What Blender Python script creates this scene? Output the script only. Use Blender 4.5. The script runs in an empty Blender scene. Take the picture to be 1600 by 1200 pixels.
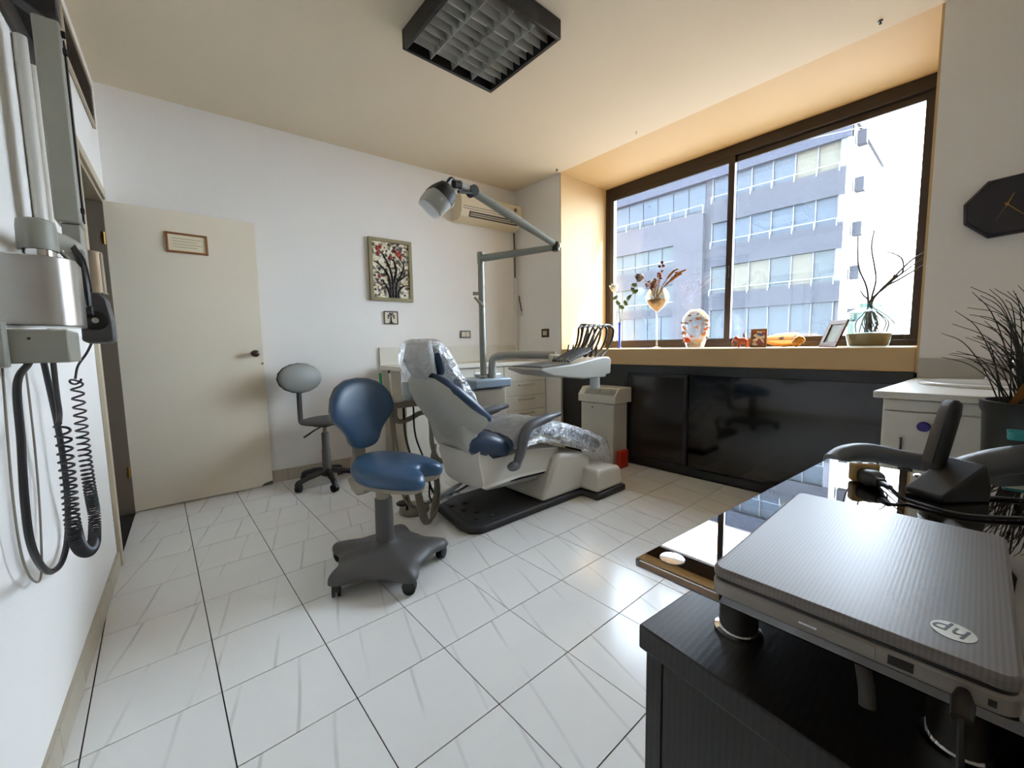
import bpy, bmesh, math, random
from mathutils import Vector, Matrix, noise
random.seed(7)
V = Vector
sc = bpy.context.scene
COL = sc.collection
# ------------------------------------------------------------------ camera
cam_d = bpy.data.cameras.new('camera'); cam = bpy.data.objects.new('camera', cam_d); COL.objects.link(cam)
cam_d.sensor_width = 36.0; cam_d.lens = 637.48 / 1600 * 36.0; cam_d.clip_start = 0.03; cam_d.clip_end = 400
yaw, pitch, roll = 0.7169, 0.0932, -0.0171
fwd = V((math.sin(yaw)*math.cos(pitch), math.cos(yaw)*math.cos(pitch), -math.sin(pitch)))
rgt = V((math.cos(yaw), -math.sin(yaw), 0)); up = rgt.cross(fwd)
r2 = math.cos(roll)*rgt + math.sin(roll)*up; u2 = -math.sin(roll)*rgt + math.cos(roll)*up
m = Matrix((r2, u2, -fwd)).transposed().to_4x4(); m.translation = V((0.243, -1.9352, 1.1394))
cam.matrix_world = m
sc.camera = cam
# ------------------------------------------------------------------ sky, sun, exposure
wd = bpy.data.worlds.new('sky'); sc.world = wd; wd.use_nodes = True
bg = wd.node_tree.nodes['Background']; bg.inputs[0].default_value = (0.77, 0.88, 1.0, 1); bg.inputs[1].default_value = 5.0
sun_d = bpy.data.lights.new('sun', 'SUN'); sun = bpy.data.objects.new('sun', sun_d); COL.objects.link(sun)
sun_d.energy = 10.0; sun_d.angle = 0.009; sun_d.color = (1.0, 0.90, 0.74)
sdir = V((0.369, -0.527, 0.766)); sun.rotation_euler = sdir.to_track_quat('Z', 'Y').to_euler(); sun.location = (12, -10, 20)
sc.view_settings.view_transform = 'Standard'; sc.view_settings.look = 'None'
sc.view_settings.gamma = 1.0; sc.view_settings.use_curve_mapping = False
sc.view_settings.exposure = 2.52
try:
    sc.cycles.max_bounces = 14; sc.cycles.diffuse_bounces = 8; sc.cycles.transparent_max_bounces = 24
    sc.cycles.sample_clamp_indirect = 6.0; sc.cycles.caustics_reflective = False; sc.cycles.caustics_refractive = False
    sc.cycles.use_denoising = True
except Exception: pass

# ================================================================== materials
def lin(h):
    h = h.lstrip('#'); o = []
    for i in (0, 2, 4):
        c = int(h[i:i+2], 16) / 255; o.append(c/12.92 if c <= .04045 else ((c+.055)/1.055)**2.4)
    return tuple(o)
MATS = {}
def nmat(name):
    mt = bpy.data.materials.new(name); mt.use_nodes = True; nt = mt.node_tree; nt.nodes.clear()
    out = nt.nodes.new('ShaderNodeOutputMaterial'); MATS[name] = mt
    return mt, nt, out
def nd(nt, typ, **kw):
    n = nt.nodes.new(typ)
    for k, v in kw.items():
        if k in n.inputs.keys(): n.inputs[k].default_value = v
        else: setattr(n, k, v)
    return n
def mat(name, hexc, rough=.5, metal=0., var=.05, nscale=6., bump=0., bscale=80., coat=0., spec=.5, stretch=None):
    """principled surface whose colour wanders slightly with a noise, with optional fine relief"""
    c = lin(hexc) if isinstance(hexc, str) else hexc
    mt, nt, out = nmat(name); L = nt.links.new
    p = nd(nt, 'ShaderNodeBsdfPrincipled'); L(p.outputs[0], out.inputs[0])
    p.inputs['Roughness'].default_value = rough; p.inputs['Metallic'].default_value = metal
    p.inputs['Coat Weight'].default_value = coat; p.inputs['Specular IOR Level'].default_value = spec
    tc = nd(nt, 'ShaderNodeTexCoord'); src = tc.outputs['Object']
    if stretch:
        mp = nd(nt, 'ShaderNodeMapping'); mp.inputs['Scale'].default_value = stretch; L(src, mp.inputs[0]); src = mp.outputs[0]
    n = nd(nt, 'ShaderNodeTexNoise'); n.inputs['Scale'].default_value = nscale; n.inputs['Detail'].default_value = 4; L(src, n.inputs['Vector'])
    mx = nd(nt, 'ShaderNodeMix', data_type='RGBA')
    mx.inputs[6].default_value = (*[max(0, x*(1-var)) for x in c], 1); mx.inputs[7].default_value = (*[min(1, x*(1+var)) for x in c], 1)
    L(n.outputs[0], mx.inputs[0]); L(mx.outputs[2], p.inputs['Base Color'])
    if bump:
        n2 = nd(nt, 'ShaderNodeTexNoise'); n2.inputs['Scale'].default_value = bscale; n2.inputs['Detail'].default_value = 3; L(src, n2.inputs['Vector'])
        b = nd(nt, 'ShaderNodeBump'); b.inputs['Strength'].default_value = bump; b.inputs['Distance'].default_value = .004
        L(n2.outputs[0], b.inputs['Height']); L(b.outputs[0], p.inputs['Normal'])
    return mt
def clear(name, tint=(1, 1, 1), gloss=.08, rough=.02, haze=0., haze_col=(1, 1, 1), wrinkle=0., wscale=14., film=0.):
    """thin clear sheet: straight-through light, a little mirror, optional haze veil imitating glare"""
    mt, nt, out = nmat(name); L = nt.links.new
    t = nd(nt, 'ShaderNodeBsdfTransparent'); t.inputs[0].default_value = (*tint, 1)
    g = nd(nt, 'ShaderNodeBsdfGlossy'); g.inputs[0].default_value = (1, 1, 1, 1); g.inputs['Roughness'].default_value = rough
    fr = nd(nt, 'ShaderNodeLayerWeight'); fr.inputs[0].default_value = .35
    mu = nd(nt, 'ShaderNodeMath', operation='MULTIPLY_ADD'); mu.inputs[1].default_value = .55; mu.inputs[2].default_value = gloss
    L(fr.outputs['Fresnel'], mu.inputs[0])
    ms = nd(nt, 'ShaderNodeMixShader'); L(mu.outputs[0], ms.inputs[0]); L(t.outputs[0], ms.inputs[1]); L(g.outputs[0], ms.inputs[2])
    last = ms
    if wrinkle:
        tc = nd(nt, 'ShaderNodeTexCoord'); n = nd(nt, 'ShaderNodeTexNoise'); n.inputs['Scale'].default_value = wscale; n.inputs['Detail'].default_value = 5; n.inputs['Distortion'].default_value = 1.5
        L(tc.outputs['Object'], n.inputs['Vector']); b = nd(nt, 'ShaderNodeBump'); b.inputs['Strength'].default_value = wrinkle; b.inputs['Distance'].default_value = .03
        L(n.outputs[0], b.inputs['Height']); L(b.outputs[0], g.inputs['Normal']); L(b.outputs[0], fr.inputs['Normal'])
    if haze:
        tr = nd(nt, 'ShaderNodeBsdfTranslucent'); tr.inputs[0].default_value = (*haze_col, 1)
        m2 = nd(nt, 'ShaderNodeMixShader'); m2.inputs[0].default_value = haze; L(last.outputs[0], m2.inputs[1]); L(tr.outputs[0], m2.inputs[2]); last = m2
    if film:
        df = nd(nt, 'ShaderNodeBsdfDiffuse'); df.inputs[0].default_value = (.9, .92, .95, 1)
        m3 = nd(nt, 'ShaderNodeMixShader'); m3.inputs[0].default_value = film; L(last.outputs[0], m3.inputs[1]); L(df.outputs[0], m3.inputs[2]); last = m3
    L(last.outputs[0], out.inputs[0])
    return mt
def marble(name, base, vein, rough=.16, ang=.27):
    mt, nt, out = nmat(name); L = nt.links.new
    p = nd(nt, 'ShaderNodeBsdfPrincipled'); L(p.outputs[0], out.inputs[0]); p.inputs['Roughness'].default_value = rough
    tc = nd(nt, 'ShaderNodeTexCoord'); oi = nd(nt, 'ShaderNodeObjectInfo')
    cx = nd(nt, 'ShaderNodeCombineXYZ'); m1 = nd(nt, 'ShaderNodeMath', operation='MULTIPLY'); m1.inputs[1].default_value = 37.
    L(oi.outputs['Random'], m1.inputs[0]); L(m1.outputs[0], cx.inputs[0]); L(m1.outputs[0], cx.inputs[1])
    rt = nd(nt, 'ShaderNodeVectorRotate', rotation_type='Z_AXIS'); rt.inputs['Angle'].default_value = ang; L(tc.outputs['Object'], rt.inputs['Vector'])
    ad = nd(nt, 'ShaderNodeVectorMath', operation='ADD'); L(rt.outputs[0], ad.inputs[0]); L(cx.outputs[0], ad.inputs[1])
    w = nd(nt, 'ShaderNodeTexWave'); w.inputs['Scale'].default_value = 1.7; w.inputs['Distortion'].default_value = .9; w.inputs['Detail'].default_value = 2; w.inputs['Detail Scale'].default_value = .8
    L(ad.outputs[0], w.inputs['Vector'])
    r = nd(nt, 'ShaderNodeValToRGB'); e = r.color_ramp.elements; e[0].position = 0; e[0].color = (1, 1, 1, 1); e[1].position = .014; e[1].color = (0, 0, 0, 1); L(w.outputs[0], r.inputs[0])
    n = nd(nt, 'ShaderNodeTexNoise'); n.inputs['Scale'].default_value = 2.5; n.inputs['Detail'].default_value = 3; L(ad.outputs[0], n.inputs['Vector'])
    mk = nd(nt, 'ShaderNodeMath', operation='MULTIPLY'); L(r.outputs[0], mk.inputs[0])
    n3 = nd(nt, 'ShaderNodeMapRange'); n3.inputs[1].default_value = .36; n3.inputs[2].default_value = .6; n3.inputs[4].default_value = .5; L(n.outputs[0], n3.inputs[0]); L(n3.outputs[0], mk.inputs[1])
    mx = nd(nt, 'ShaderNodeMix', data_type='RGBA'); b = lin(base)
    mx.inputs[6].default_value = (*[x*.93 for x in b], 1); mx.inputs[7].default_value = (*[min(1, x*1.06) for x in b], 1); L(n.outputs[0], mx.inputs[0])
    m3 = nd(nt, 'ShaderNodeMix', data_type='RGBA'); m3.inputs[7].default_value = (*lin(vein), 1); L(mk.outputs[0], m3.inputs[0]); L(mx.outputs[2], m3.inputs[6])
    L(m3.outputs[2], p.inputs['Base Color'])
    return mt
def wavemat(name, c1, c2, scale=20., dist=2., rough=.4, rot=(0, 0, 0), bump=0., direction='X', ds=1., metal=0., lo=.3, hi=.7):
    mt, nt, out = nmat(name); L = nt.links.new
    p = nd(nt, 'ShaderNodeBsdfPrincipled'); L(p.outputs[0], out.inputs[0]); p.inputs['Roughness'].default_value = rough; p.inputs['Metallic'].default_value = metal
    tc = nd(nt, 'ShaderNodeTexCoord'); mp = nd(nt, 'ShaderNodeMapping'); mp.inputs['Rotation'].default_value = rot; L(tc.outputs['Object'], mp.inputs[0])
    w = nd(nt, 'ShaderNodeTexWave', bands_direction=direction); w.inputs['Scale'].default_value = scale; w.inputs['Distortion'].default_value = dist; w.inputs['Detail'].default_value = 3; w.inputs['Detail Scale'].default_value = ds
    L(mp.outputs[0], w.inputs['Vector'])
    r = nd(nt, 'ShaderNodeValToRGB'); e = r.color_ramp.elements; e[0].position = lo; e[0].color = (*lin(c1), 1); e[1].position = hi; e[1].color = (*lin(c2), 1); L(w.outputs[0], r.inputs[0])
    L(r.outputs[0], p.inputs['Base Color'])
    if bump:
        b = nd(nt, 'ShaderNodeBump'); b.inputs['Strength'].default_value = bump; b.inputs['Distance'].default_value = .002; L(w.outputs[0], b.inputs['Height']); L(b.outputs[0], p.inputs['Normal'])
    return mt
def spotmat(name, cols, scale=20., rough=.4, rand=1.):
    """voronoi chips in several colours"""
    mt, nt, out = nmat(name); L = nt.links.new
    p = nd(nt, 'ShaderNodeBsdfPrincipled'); L(p.outputs[0], out.inputs[0]); p.inputs['Roughness'].default_value = rough
    tc = nd(nt, 'ShaderNodeTexCoord'); v = nd(nt, 'ShaderNodeTexVoronoi'); v.inputs['Scale'].default_value = scale; v.inputs['Randomness'].default_value = rand; L(tc.outputs['Object'], v.inputs['Vector'])
    sp = nd(nt, 'ShaderNodeSeparateColor'); L(v.outputs['Color'], sp.inputs[0])
    r = nd(nt, 'ShaderNodeValToRGB'); r.color_ramp.interpolation = 'CONSTANT'; e = r.color_ramp.elements
    for i, c in enumerate(cols):
        q = e[i] if i < 2 else e.new(i/len(cols)); q.position = i/len(cols); q.color = (*lin(c), 1)
    L(sp.outputs[0], r.inputs[0]); L(r.outputs[0], p.inputs['Base Color'])
    return mt
def brickmat(name, c1, c2, mortar, scale=1., w=.6, h=.3, ms=.012, rough=.7):
    mt, nt, out = nmat(name); L = nt.links.new
    p = nd(nt, 'ShaderNodeBsdfPrincipled'); L(p.outputs[0], out.inputs[0]); p.inputs['Roughness'].default_value = rough; p.inputs['Specular IOR Level'].default_value = .05
    tc = nd(nt, 'ShaderNodeTexCoord'); s = nd(nt, 'ShaderNodeSeparateXYZ'); L(tc.outputs['Object'], s.inputs[0])
    c = nd(nt, 'ShaderNodeCombineXYZ'); L(s.outputs[1], c.inputs[0]); L(s.outputs[2], c.inputs[1])
    b = nd(nt, 'ShaderNodeTexBrick'); b.inputs['Color1'].default_value = (*lin(c1), 1); b.inputs['Color2'].default_value = (*lin(c2), 1); b.inputs['Mortar'].default_value = (*lin(mortar), 1)
    b.inputs['Scale'].default_value = scale; b.inputs['Brick Width'].default_value = w; b.inputs['Row Height'].default_value = h; b.inputs['Mortar Size'].default_value = ms
    L(c.outputs[0], b.inputs['Vector']); L(b.outputs[0], p.inputs['Base Color'])
    return mt

mat('wall_paint', '#ebe8e3', .7, var=.03, nscale=2, bump=.15, bscale=120)
mat('ceiling_paint', '#e0d3bb', .8, var=.03, nscale=1.5)
mat('niche_paint', '#cfb180', .6, var=.04, nscale=2)
mat('sill_paint', '#c9a877', .5, var=.05, nscale=3)
mat('grout', '#2b2724', .8)
marble('tile_marble', '#e6e5e2', '#a9a6a2')
marble('skirting_marble', '#b4aa97', '#7c7468', rough=.35)
mat('door_paint', '#e4d9c4', .5, var=.03, nscale=2)
mat('frame_paint', '#b8ac94', .5)
mat('jamb_brown', '#6d6253', .6)
mat('corridor', '#7d7264', .8)
mat('dark_metal', '#211f20', .45, var=.1)
mat('bronze_alu', '#2c2320', .38, var=.08)
mat('black_cab', '#1b191a', .32, var=.08)
mat('black_gloss', '#151415', .08, var=.05, coat=.3)
mat('smoke_glass', '#2a2422', .10, var=.25, nscale=1.5)
mat('white_lam', '#dcd8cc', .35, var=.02)
mat('beige_lam', '#b9b09c', .45, var=.03)
mat('enamel', '#cfcbc0', .35, var=.02)
mat('enamel_grey', '#a8a89f', .38, var=.03)
mat('arm_grey', '#8e9289', .4, var=.03)
mat('xray_grey', '#98978a', .45, var=.05, nscale=4)
mat('steel', '#c9c9c6', .28, metal=1, var=.06, nscale=3, stretch=(1, 1, .2))
mat('chrome', '#d9d9d8', .08, metal=1, var=.02)
mat('brass', '#a8833c', .3, metal=1, var=.08)
mat('vinyl_blue', '#35526f', .34, var=.06, nscale=9, bump=.1, bscale=200)
mat('vinyl_navy', '#2a3f58', .36, var=.06, nscale=9, bump=.1, bscale=200)
mat('vinyl_grey', '#7c7d78', .5, var=.05)
mat('seat_dark', '#4a4743', .55, var=.05)
mat('stool_grey', '#4d4b49', .5, var=.06)
mat('stool_beige', '#948b79', .5, var=.05)
mat('black_plastic', '#161616', .4, var=.1)
mat('rubber', '#101010', .6, var=.1)
mat('charcoal', '#2a2a2d', .55, var=.1, nscale=5, bump=.3, bscale=150)
mat('hose_grey', '#7d7768', .45, var=.05)
mat('hose_dark', '#2e2c29', .45, var=.05)
mat('cable_black', '#1a191b', .45)
mat('green_plastic', '#2f9a52', .35)
mat('blue_plastic', '#9fb2c2', .3)
mat('cup_plastic', '#c3cdd2', .3)
mat('red_plastic', '#c2321c', .4)
mat('purple_plastic', '#3f2a8a', .35)
mat('teal_plastic', '#43a6a8', .4)
mat('ac_plastic', '#dccdaf', .4, var=.02)
mat('ac_dark', '#2a2018', .5)
mat('badge_grey', '#6f675d', .4)
mat('switch_dark', '#33271d', .4)
mat('switch_cream', '#cfc3a2', .4)
mat('wood_frame', '#8a5a2c', .45, var=.2, nscale=20, stretch=(1, 1, 6))
mat('gold_frame', '#8f8663', .45, var=.15, nscale=15)
mat('paper', '#e4d8bb', .8, var=.03)
mat('paper_line', '#a08d68', .8)
spotmat('mosaic', ['#e6e0cc', '#3d352e', '#d8cfb4', '#8d8a82', '#efe9d8', '#5b4a3a', '#c9bd9c'], 42)
mat('tree_black', '#1d1917', .5)
mat('flower_red', '#a5351f', .5, var=.2)
mat('tile_cream', '#ded5bf', .3)
mat('louvre_alu', '#b2b3ad', .35, metal=.25, var=.04)
mat('lamp_black', '#151517', .4)
mat('tube_white', '#d9d9d4', .3)
wavemat('ash_black', '#131110', '#1d1a18', 34., 2.5, .42, direction='Y', bump=.06, ds=2.5)
mat('glass_black', '#06070a', .015, var=.02, spec=1., coat=1.)
MATS['glass_black'].node_tree.nodes['Principled BSDF'].inputs['Coat IOR'].default_value = 1.9
MATS['glass_black'].node_tree.nodes['Principled BSDF'].inputs['Coat Roughness'].default_value = .01
mat('glass_edge', '#8a6e52', .2, var=.1)
wavemat('lid_rib', '#726d6a', '#7b7673', 75., .5, .33, direction='Y', bump=.015, ds=2., metal=.15)
MATS['lid_rib'].node_tree.nodes['Principled BSDF'].inputs['Specular IOR Level'].default_value = .3
mat('laptop_grey', '#8b857d', .35, metal=.3)
mat('laptop_dark', '#1b1a1b', .4)
mat('logo_silver', '#c9c7bd', .35, metal=.3)
mat('phone_black', '#111116', .5, var=.05)
mat('plug_yellow', '#b0915a', .45, var=.06)
mat('arm_pad', '#5d6166', .42, var=.05)
mat('clock_navy', '#23242f', .3, var=.15, nscale=12)
mat('clock_face', '#2c2a33', .2, var=.4, nscale=9)
mat('grass_dark', '#2b2a22', .6, var=.25)
mat('pot_dark', '#10140f', .4, var=.1)
mat('porcelain', '#d9d9d6', .12)
mat('backsplash', '#b5b3aa', .3)
clear('window_glass', (.93, .95, .97), .03, .0, haze=.006, haze_col=(.8, .9, 1))  # faint translucent veil in the pane imitates glare washing out the view
clear('clear_glass', (.93, .95, .95), .06, .01)
clear('jar_glass', (.68, .83, .82), .08, .03, film=.05)
clear('smoked_clear', (.86, .78, .66), .08, .02)
clear('film', (.96, .97, .98), .26, .12, wrinkle=1., wscale=20., film=.09)
clear('film_bag', (.95, .95, .93), .10, .14, wrinkle=.8, film=.14)
mat('sand_fill', '#b89d74', .9, var=.2, nscale=40, bump=.5, bscale=200)
mat('branch_dark', '#332a24', .7, var=.2)
mat('cobalt', '#1f35b8', .15)
mat('leaf_green', '#4f6b4d', .5, var=.15)
mat('rose_dark', '#30373a', .6, var=.2)
mat('rose_white', '#cfd8da', .6, var=.1)
mat('dried_ochre', '#8f5f2a', .7, var=.3)
mat('dried_red', '#6d1f1c', .6, var=.2)
clear('painted_glass', (.80, .82, .82), .08, .05, film=.05)
mat('paint_orange', '#c9713f', .4, var=.2)
mat('paint_grey', '#7d7a78', .4, var=.2)
mat('lute_wood', '#c98d3c', .4, var=.15, nscale=12, stretch=(1, 5, 1))
mat('lute_dark', '#3a1e10', .4)
mat('shell_gold', '#c78a34', .3, metal=.3, var=.25, nscale=30)
mat('figure_red', '#7e3218', .35, var=.2)
spotmat('photo_print', ['#d9c9a6', '#a9442f', '#4a5b8f', '#e2d9c6', '#c98d6a'], 55, .3)
mat('photo_green', '#6c6f52', .4, var=.25, nscale=20)
mat('frame_brown', '#66432a', .4, var=.2, nscale=15)
# outside
brickmat('facade_stone', '#24252a', '#292a2f', '#1c1c21', 1., .45, .22, .008)
brickmat('facade_light', '#2b2b2f', '#302f34', '#1f1f23', 1., 1.3, .27, .012)
mat('facade_roof', '#20242e', .6, spec=.1, var=.05)
mat('facade_corner', '#45454a', .7, spec=.1)
mat('facade_frame', '#2b2d34', .5)
mat('pane_blue', '#222a32', .2, spec=.12, var=.25, nscale=.7)
mat('pane_grey', '#292f31', .2, spec=.12, var=.3, nscale=.8)
mat('pane_warm', '#3a382f', .25, spec=.12, var=.1)
mat('pane_shop', '#252c31', .2, spec=.12, var=.35, nscale=.6)
mat('rail_white', '#565c64', .4)
mat('street', '#77777a', .9)
mat('far_white', '#636160', .8, var=.05)
mat('far_pink', '#7c5e55', .8, var=.05)
mat('far_roof', '#4c4647', .8)
mat('ext_wall', '#9c9488', .8)

# ================================================================== mesh building
class B:
    def __init__(s): s.v = []; s.f = []
    def add(s, vs, fs):
        o = len(s.v); s.v += [tuple(p) for p in vs]; s.f += [tuple(i+o for i in f) for f in fs]; return s
    def box(s, x0, x1, y0, y1, z0, z1, M=None):
        vs = [V((x, y, z)) for x in (x0, x1) for y in (y0, y1) for z in (z0, z1)]
        if M: vs = [M @ p for p in vs]
        return s.add(vs, [(0, 1, 3, 2), (4, 6, 7, 5), (0, 4, 5, 1), (2, 3, 7, 6), (0, 2, 6, 4), (1, 5, 7, 3)])
    def hexa(s, p):   # 8 points: bottom ring 0-3, top ring 4-7
        return s.add(p, [(0, 3, 2, 1), (4, 5, 6, 7), (0, 1, 5, 4), (1, 2, 6, 5), (2, 3, 7, 6), (3, 0, 4, 7)])
    def prism(s, poly, axis, a, b):
        """polygon in the two other axes (order x,y,z without axis), extruded from a to b"""
        def P(q, h):
            return {'x': (h, q[0], q[1]), 'y': (q[0], h, q[1]), 'z': (q[0], q[1], h)}[axis]
        n = len(poly); vs = [P(q, a) for q in poly] + [P(q, b) for q in poly]
        fs = [tuple(range(n))[::-1], tuple(range(n, 2*n))] + [(i, (i+1) % n, n+(i+1) % n, n+i) for i in range(n)]
        return s.add(vs, fs)
    def loft(s, rings, caps=True, closed=True):
        n = len(rings[0]); vs = [p for r in rings for p in r]; fs = []
        for k in range(len(rings)-1):
            for i in range(n if closed else n-1):
                j = (i+1) % n; fs.append((k*n+i, k*n+j, (k+1)*n+j, (k+1)*n+i))
        if caps and closed: fs += [tuple(range(n))[::-1], tuple(range((len(rings)-1)*n, len(rings)*n))]
        return s.add(vs, fs)
    def tube(s, pts, r, n=8, caps=True):
        pts = [V(p) for p in pts]; rings = []; N = None
        for i, p in enumerate(pts):
            t = (pts[min(i+1, len(pts)-1)] - pts[max(i-1, 0)])
            t = t.normalized() if t.length > 1e-9 else V((0, 0, 1))
            if N is None:
                N = t.cross(V((0, 0, 1)));
                if N.length < .1: N = t.cross(V((1, 0, 0)))
            N = (N - t*N.dot(t)).normalized(); Bn = t.cross(N)
            rr = r[i] if isinstance(r, (list, tuple)) else r
            rings.append([p + rr*(math.cos(a)*N + math.sin(a)*Bn) for a in [2*math.pi*k/n for k in range(n)]])
        return s.loft(rings, caps)
    def lathe(s, prof, c=(0, 0, 0), n=24, axis='z', sx=1., sy=1., caps=True):
        rings = []; c = V(c)
        for r, h in prof:
            ring = []
            for k in range(n):
                a = 2*math.pi*k/n; u, w = r*math.cos(a)*sx, r*math.sin(a)*sy
                ring.append(c + V({'z': (u, w, h), 'x': (h, u, w), 'y': (w, h, u)}[axis]))
            rings.append(ring)
        return s.loft(rings, caps)
    def ell(s, c, rx, ry, rz, n=16, k=8, M=None):
        rings = []; c = V(c)
        for i in range(k+1):
            t = -math.pi/2 + math.pi*i/k; cr = max(math.cos(t), .02)
            ring = [V((rx*cr*math.cos(2*math.pi*j/n), ry*cr*math.sin(2*math.pi*j/n), rz*math.sin(t))) for j in range(n)]
            rings.append([c + (M @ p if M else p) for p in ring])
        return s.loft(rings)
    def xf(s, M): s.v = [tuple(M @ V(p)) for p in s.v]; return s
    def obj(s, name, mt, parent=None, bevel=0., seg=2, smooth=40., sub=0, origin=None, label=None):
        me = bpy.data.meshes.new(name)
        vs = s.v
        if origin is not None: vs = [tuple(V(p) - V(origin)) for p in vs]
        me.from_pydata(vs, [], s.f); me.validate(); me.update()
        bm = bmesh.new(); bm.from_mesh(me); bmesh.ops.recalc_face_normals(bm, faces=bm.faces); bm.to_mesh(me); bm.free()
        for q in me.polygons: q.use_smooth = bool(smooth)
        if smooth and not sub: me.set_sharp_from_angle(angle=math.radians(smooth))
        me.materials.append(MATS[mt])
        o = bpy.data.objects.new(name, me); COL.objects.link(o)
        if origin is not None: o.location = origin
        if parent is not None:
            o.parent = parent
            if parent.get('_base') is not None: o.location = V(o.location) - V(parent['_base'])
        if bevel:
            bv = o.modifiers.new('edge', 'BEVEL'); bv.width = bevel; bv.segments = seg; bv.limit_method = 'ANGLE'; bv.angle_limit = math.radians(35)
        if sub:
            sb = o.modifiers.new('soft', 'SUBSURF'); sb.levels = sub; sb.render_levels = sub
        if label: o['label'] = label
        return o
def thing(name, label, cat, loc=(0, 0, 0), group=None, kind=None):
    """an Empty at the thing's base; parts are modelled in world coordinates and hung below it"""
    o = bpy.data.objects.new(name, None); COL.objects.link(o); o.location = loc; o.empty_display_size = .1
    o['label'] = label; o['category'] = cat; o['_base'] = tuple(loc)
    if group: o['group'] = group
    if kind: o['kind'] = kind
    return o
def tag(o, label, cat, group=None, kind=None):
    o['label'] = label; o['category'] = cat
    if group: o['group'] = group
    if kind: o['kind'] = kind
    return o
def RZ(deg, c=(0, 0, 0)): return Matrix.Translation(V(c)) @ Matrix.Rotation(math.radians(deg), 4, 'Z')
def spline(pts, n=8):
    """Catmull-Rom through the points"""
    P = [V(p) for p in pts]; P = [P[0]*2 - P[1]] + P + [P[-1]*2 - P[-2]]; out = []
    for i in range(1, len(P)-2):
        for k in range(n):
            t = k/n; a, b, c, d = P[i-1], P[i], P[i+1], P[i+2]
            out.append(.5*((2*b) + (c-a)*t + (2*a-5*b+4*c-d)*t*t + (3*b-a-3*c+d)*t**3))
    out.append(P[-2]); return out
def rrect(w, h, r, n=4):
    """rounded rectangle outline centred on 0"""
    o = []
    for cx, cy, a0 in ((w/2-r, h/2-r, 0), (-w/2+r, h/2-r, 90), (-w/2+r, -h/2+r, 180), (w/2-r, -h/2+r, 270)):
        for k in range(n+1):
            a = math.radians(a0 + 90*k/n); o.append((cx + r*math.cos(a), cy + r*math.sin(a)))
    return o
def clip(poly, a, b):
    """keep the part of a polygon on the left of the line a->b"""
    out = []
    f = lambda p: (b[0]-a[0])*(p[1]-a[1]) - (b[1]-a[1])*(p[0]-a[0])
    for i in range(len(poly)):
        p, q = poly[i], poly[(i+1) % len(poly)]; fp, fq = f(p), f(q)
        if fp >= 0: out.append(p)
        if fp*fq < 0:
            t = fp/(fp-fq); out.append((p[0]+t*(q[0]-p[0]), p[1]+t*(q[1]-p[1])))
    return out

# ================================================================== the room
H = 2.95; XR = 3.605; XW = 4.40; YN0, YN1 = -1.69, 1.085; YREAR = -3.0; ZS = 1.092
def xl(y): return -0.034 + 0.0475*y
def yb(x): return 2.085 - 0.0809*(x - 0.06)
ROOM = [(xl(YREAR), YREAR), (XR, YREAR), (XR, yb(XR)), (xl(2.083), 2.083)]

# --- floor: dark bed plus marble tiles
fl = B().box(-.5, 4.6, -3.2, 2.4, -.15, -.004).obj('floor', 'grout')
tag(fl, 'white grey-veined marble tile floor with dark joints', 'floor', kind='structure')
T = .33; proto = None
for i in range(-1, 12):
    for j in range(-10, 8):
        c = ((i+.5)*T, (j+.5)*T); g = T/2 - .002
        q = [(c[0]-g, c[1]-g), (c[0]+g, c[1]-g), (c[0]+g, c[1]+g), (c[0]-g, c[1]+g)]; k = q
        for e in range(4): k = clip(k, ROOM[e], ROOM[(e+1) % 4]) if k else k
        if len(k) < 3: continue
        whole = len(k) == 4 and all(abs(a[0]-b[0]) + abs(a[1]-b[1]) < 1e-6 for a, b in zip(k, q))
        if whole and proto: 
            o = proto.copy(); COL.objects.link(o); o.location = (c[0], c[1], 0); o.parent = fl
        else:
            o = B().prism(k, 'z', -.012, 0).obj('floor_tile', 'tile_marble', fl, origin=(c[0], c[1], 0), smooth=0)
            if whole: proto = o
# --- ceiling
cb = B().box(-.5, XR, -3.2, 2.4, H, H+.2).box(XR, XW+.2, YN1+.02, 2.4, H, H+.2).box(XR, XW+.2, -3.2, YN0-.02, H, H+.2)
tag(cb.obj('ceiling', 'ceiling_paint', smooth=0), 'plain cream painted ceiling', 'ceiling', kind='structure')
# --- left wall with the doorway (y 1.08 .. 1.955)
DY0, DY1, DH = 1.08, 1.955, 2.155
wl = B()
def lw(b, y0, y1, w0, w1, z0, z1):
    b.hexa([(xl(y0)+w0, y0, z0), (xl(y0)+w1, y0, z0), (xl(y1)+w1, y1, z0), (xl(y1)+w0, y1, z0),
            (xl(y0)+w0, y0, z1), (xl(y0)+w1, y0, z1), (xl(y1)+w1, y1, z1), (xl(y1)+w0, y1, z1)])
lw(wl, -3.2, DY0, -.18, 0, 0, H); lw(wl, DY1, 2.35, -.18, 0, 0, H); lw(wl, DY0, DY1, -.18, 0, DH, H)
tag(wl.obj('wall_left', 'wall_paint', smooth=0), 'off-white wall with doorway on the left', 'wall', kind='structure')
# corridor behind the doorway
co = B()
co.box(-1.4, -.13, .6, .7, 0, 2.6); co.box(-1.4, -.10, 2.35, 2.45, 0, 2.6); co.box(-1.5, -1.4, .6, 2.45, 0, 2.6); co.box(-1.5, -.13, .6, 2.45, 2.5, 2.6); co.box(-1.5, -.12, .6, 2.45, -.1, 0)
tag(co.obj('wall_corridor', 'corridor', smooth=0), 'dim brown corridor beyond the open doorway', 'wall', kind='structure')
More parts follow.
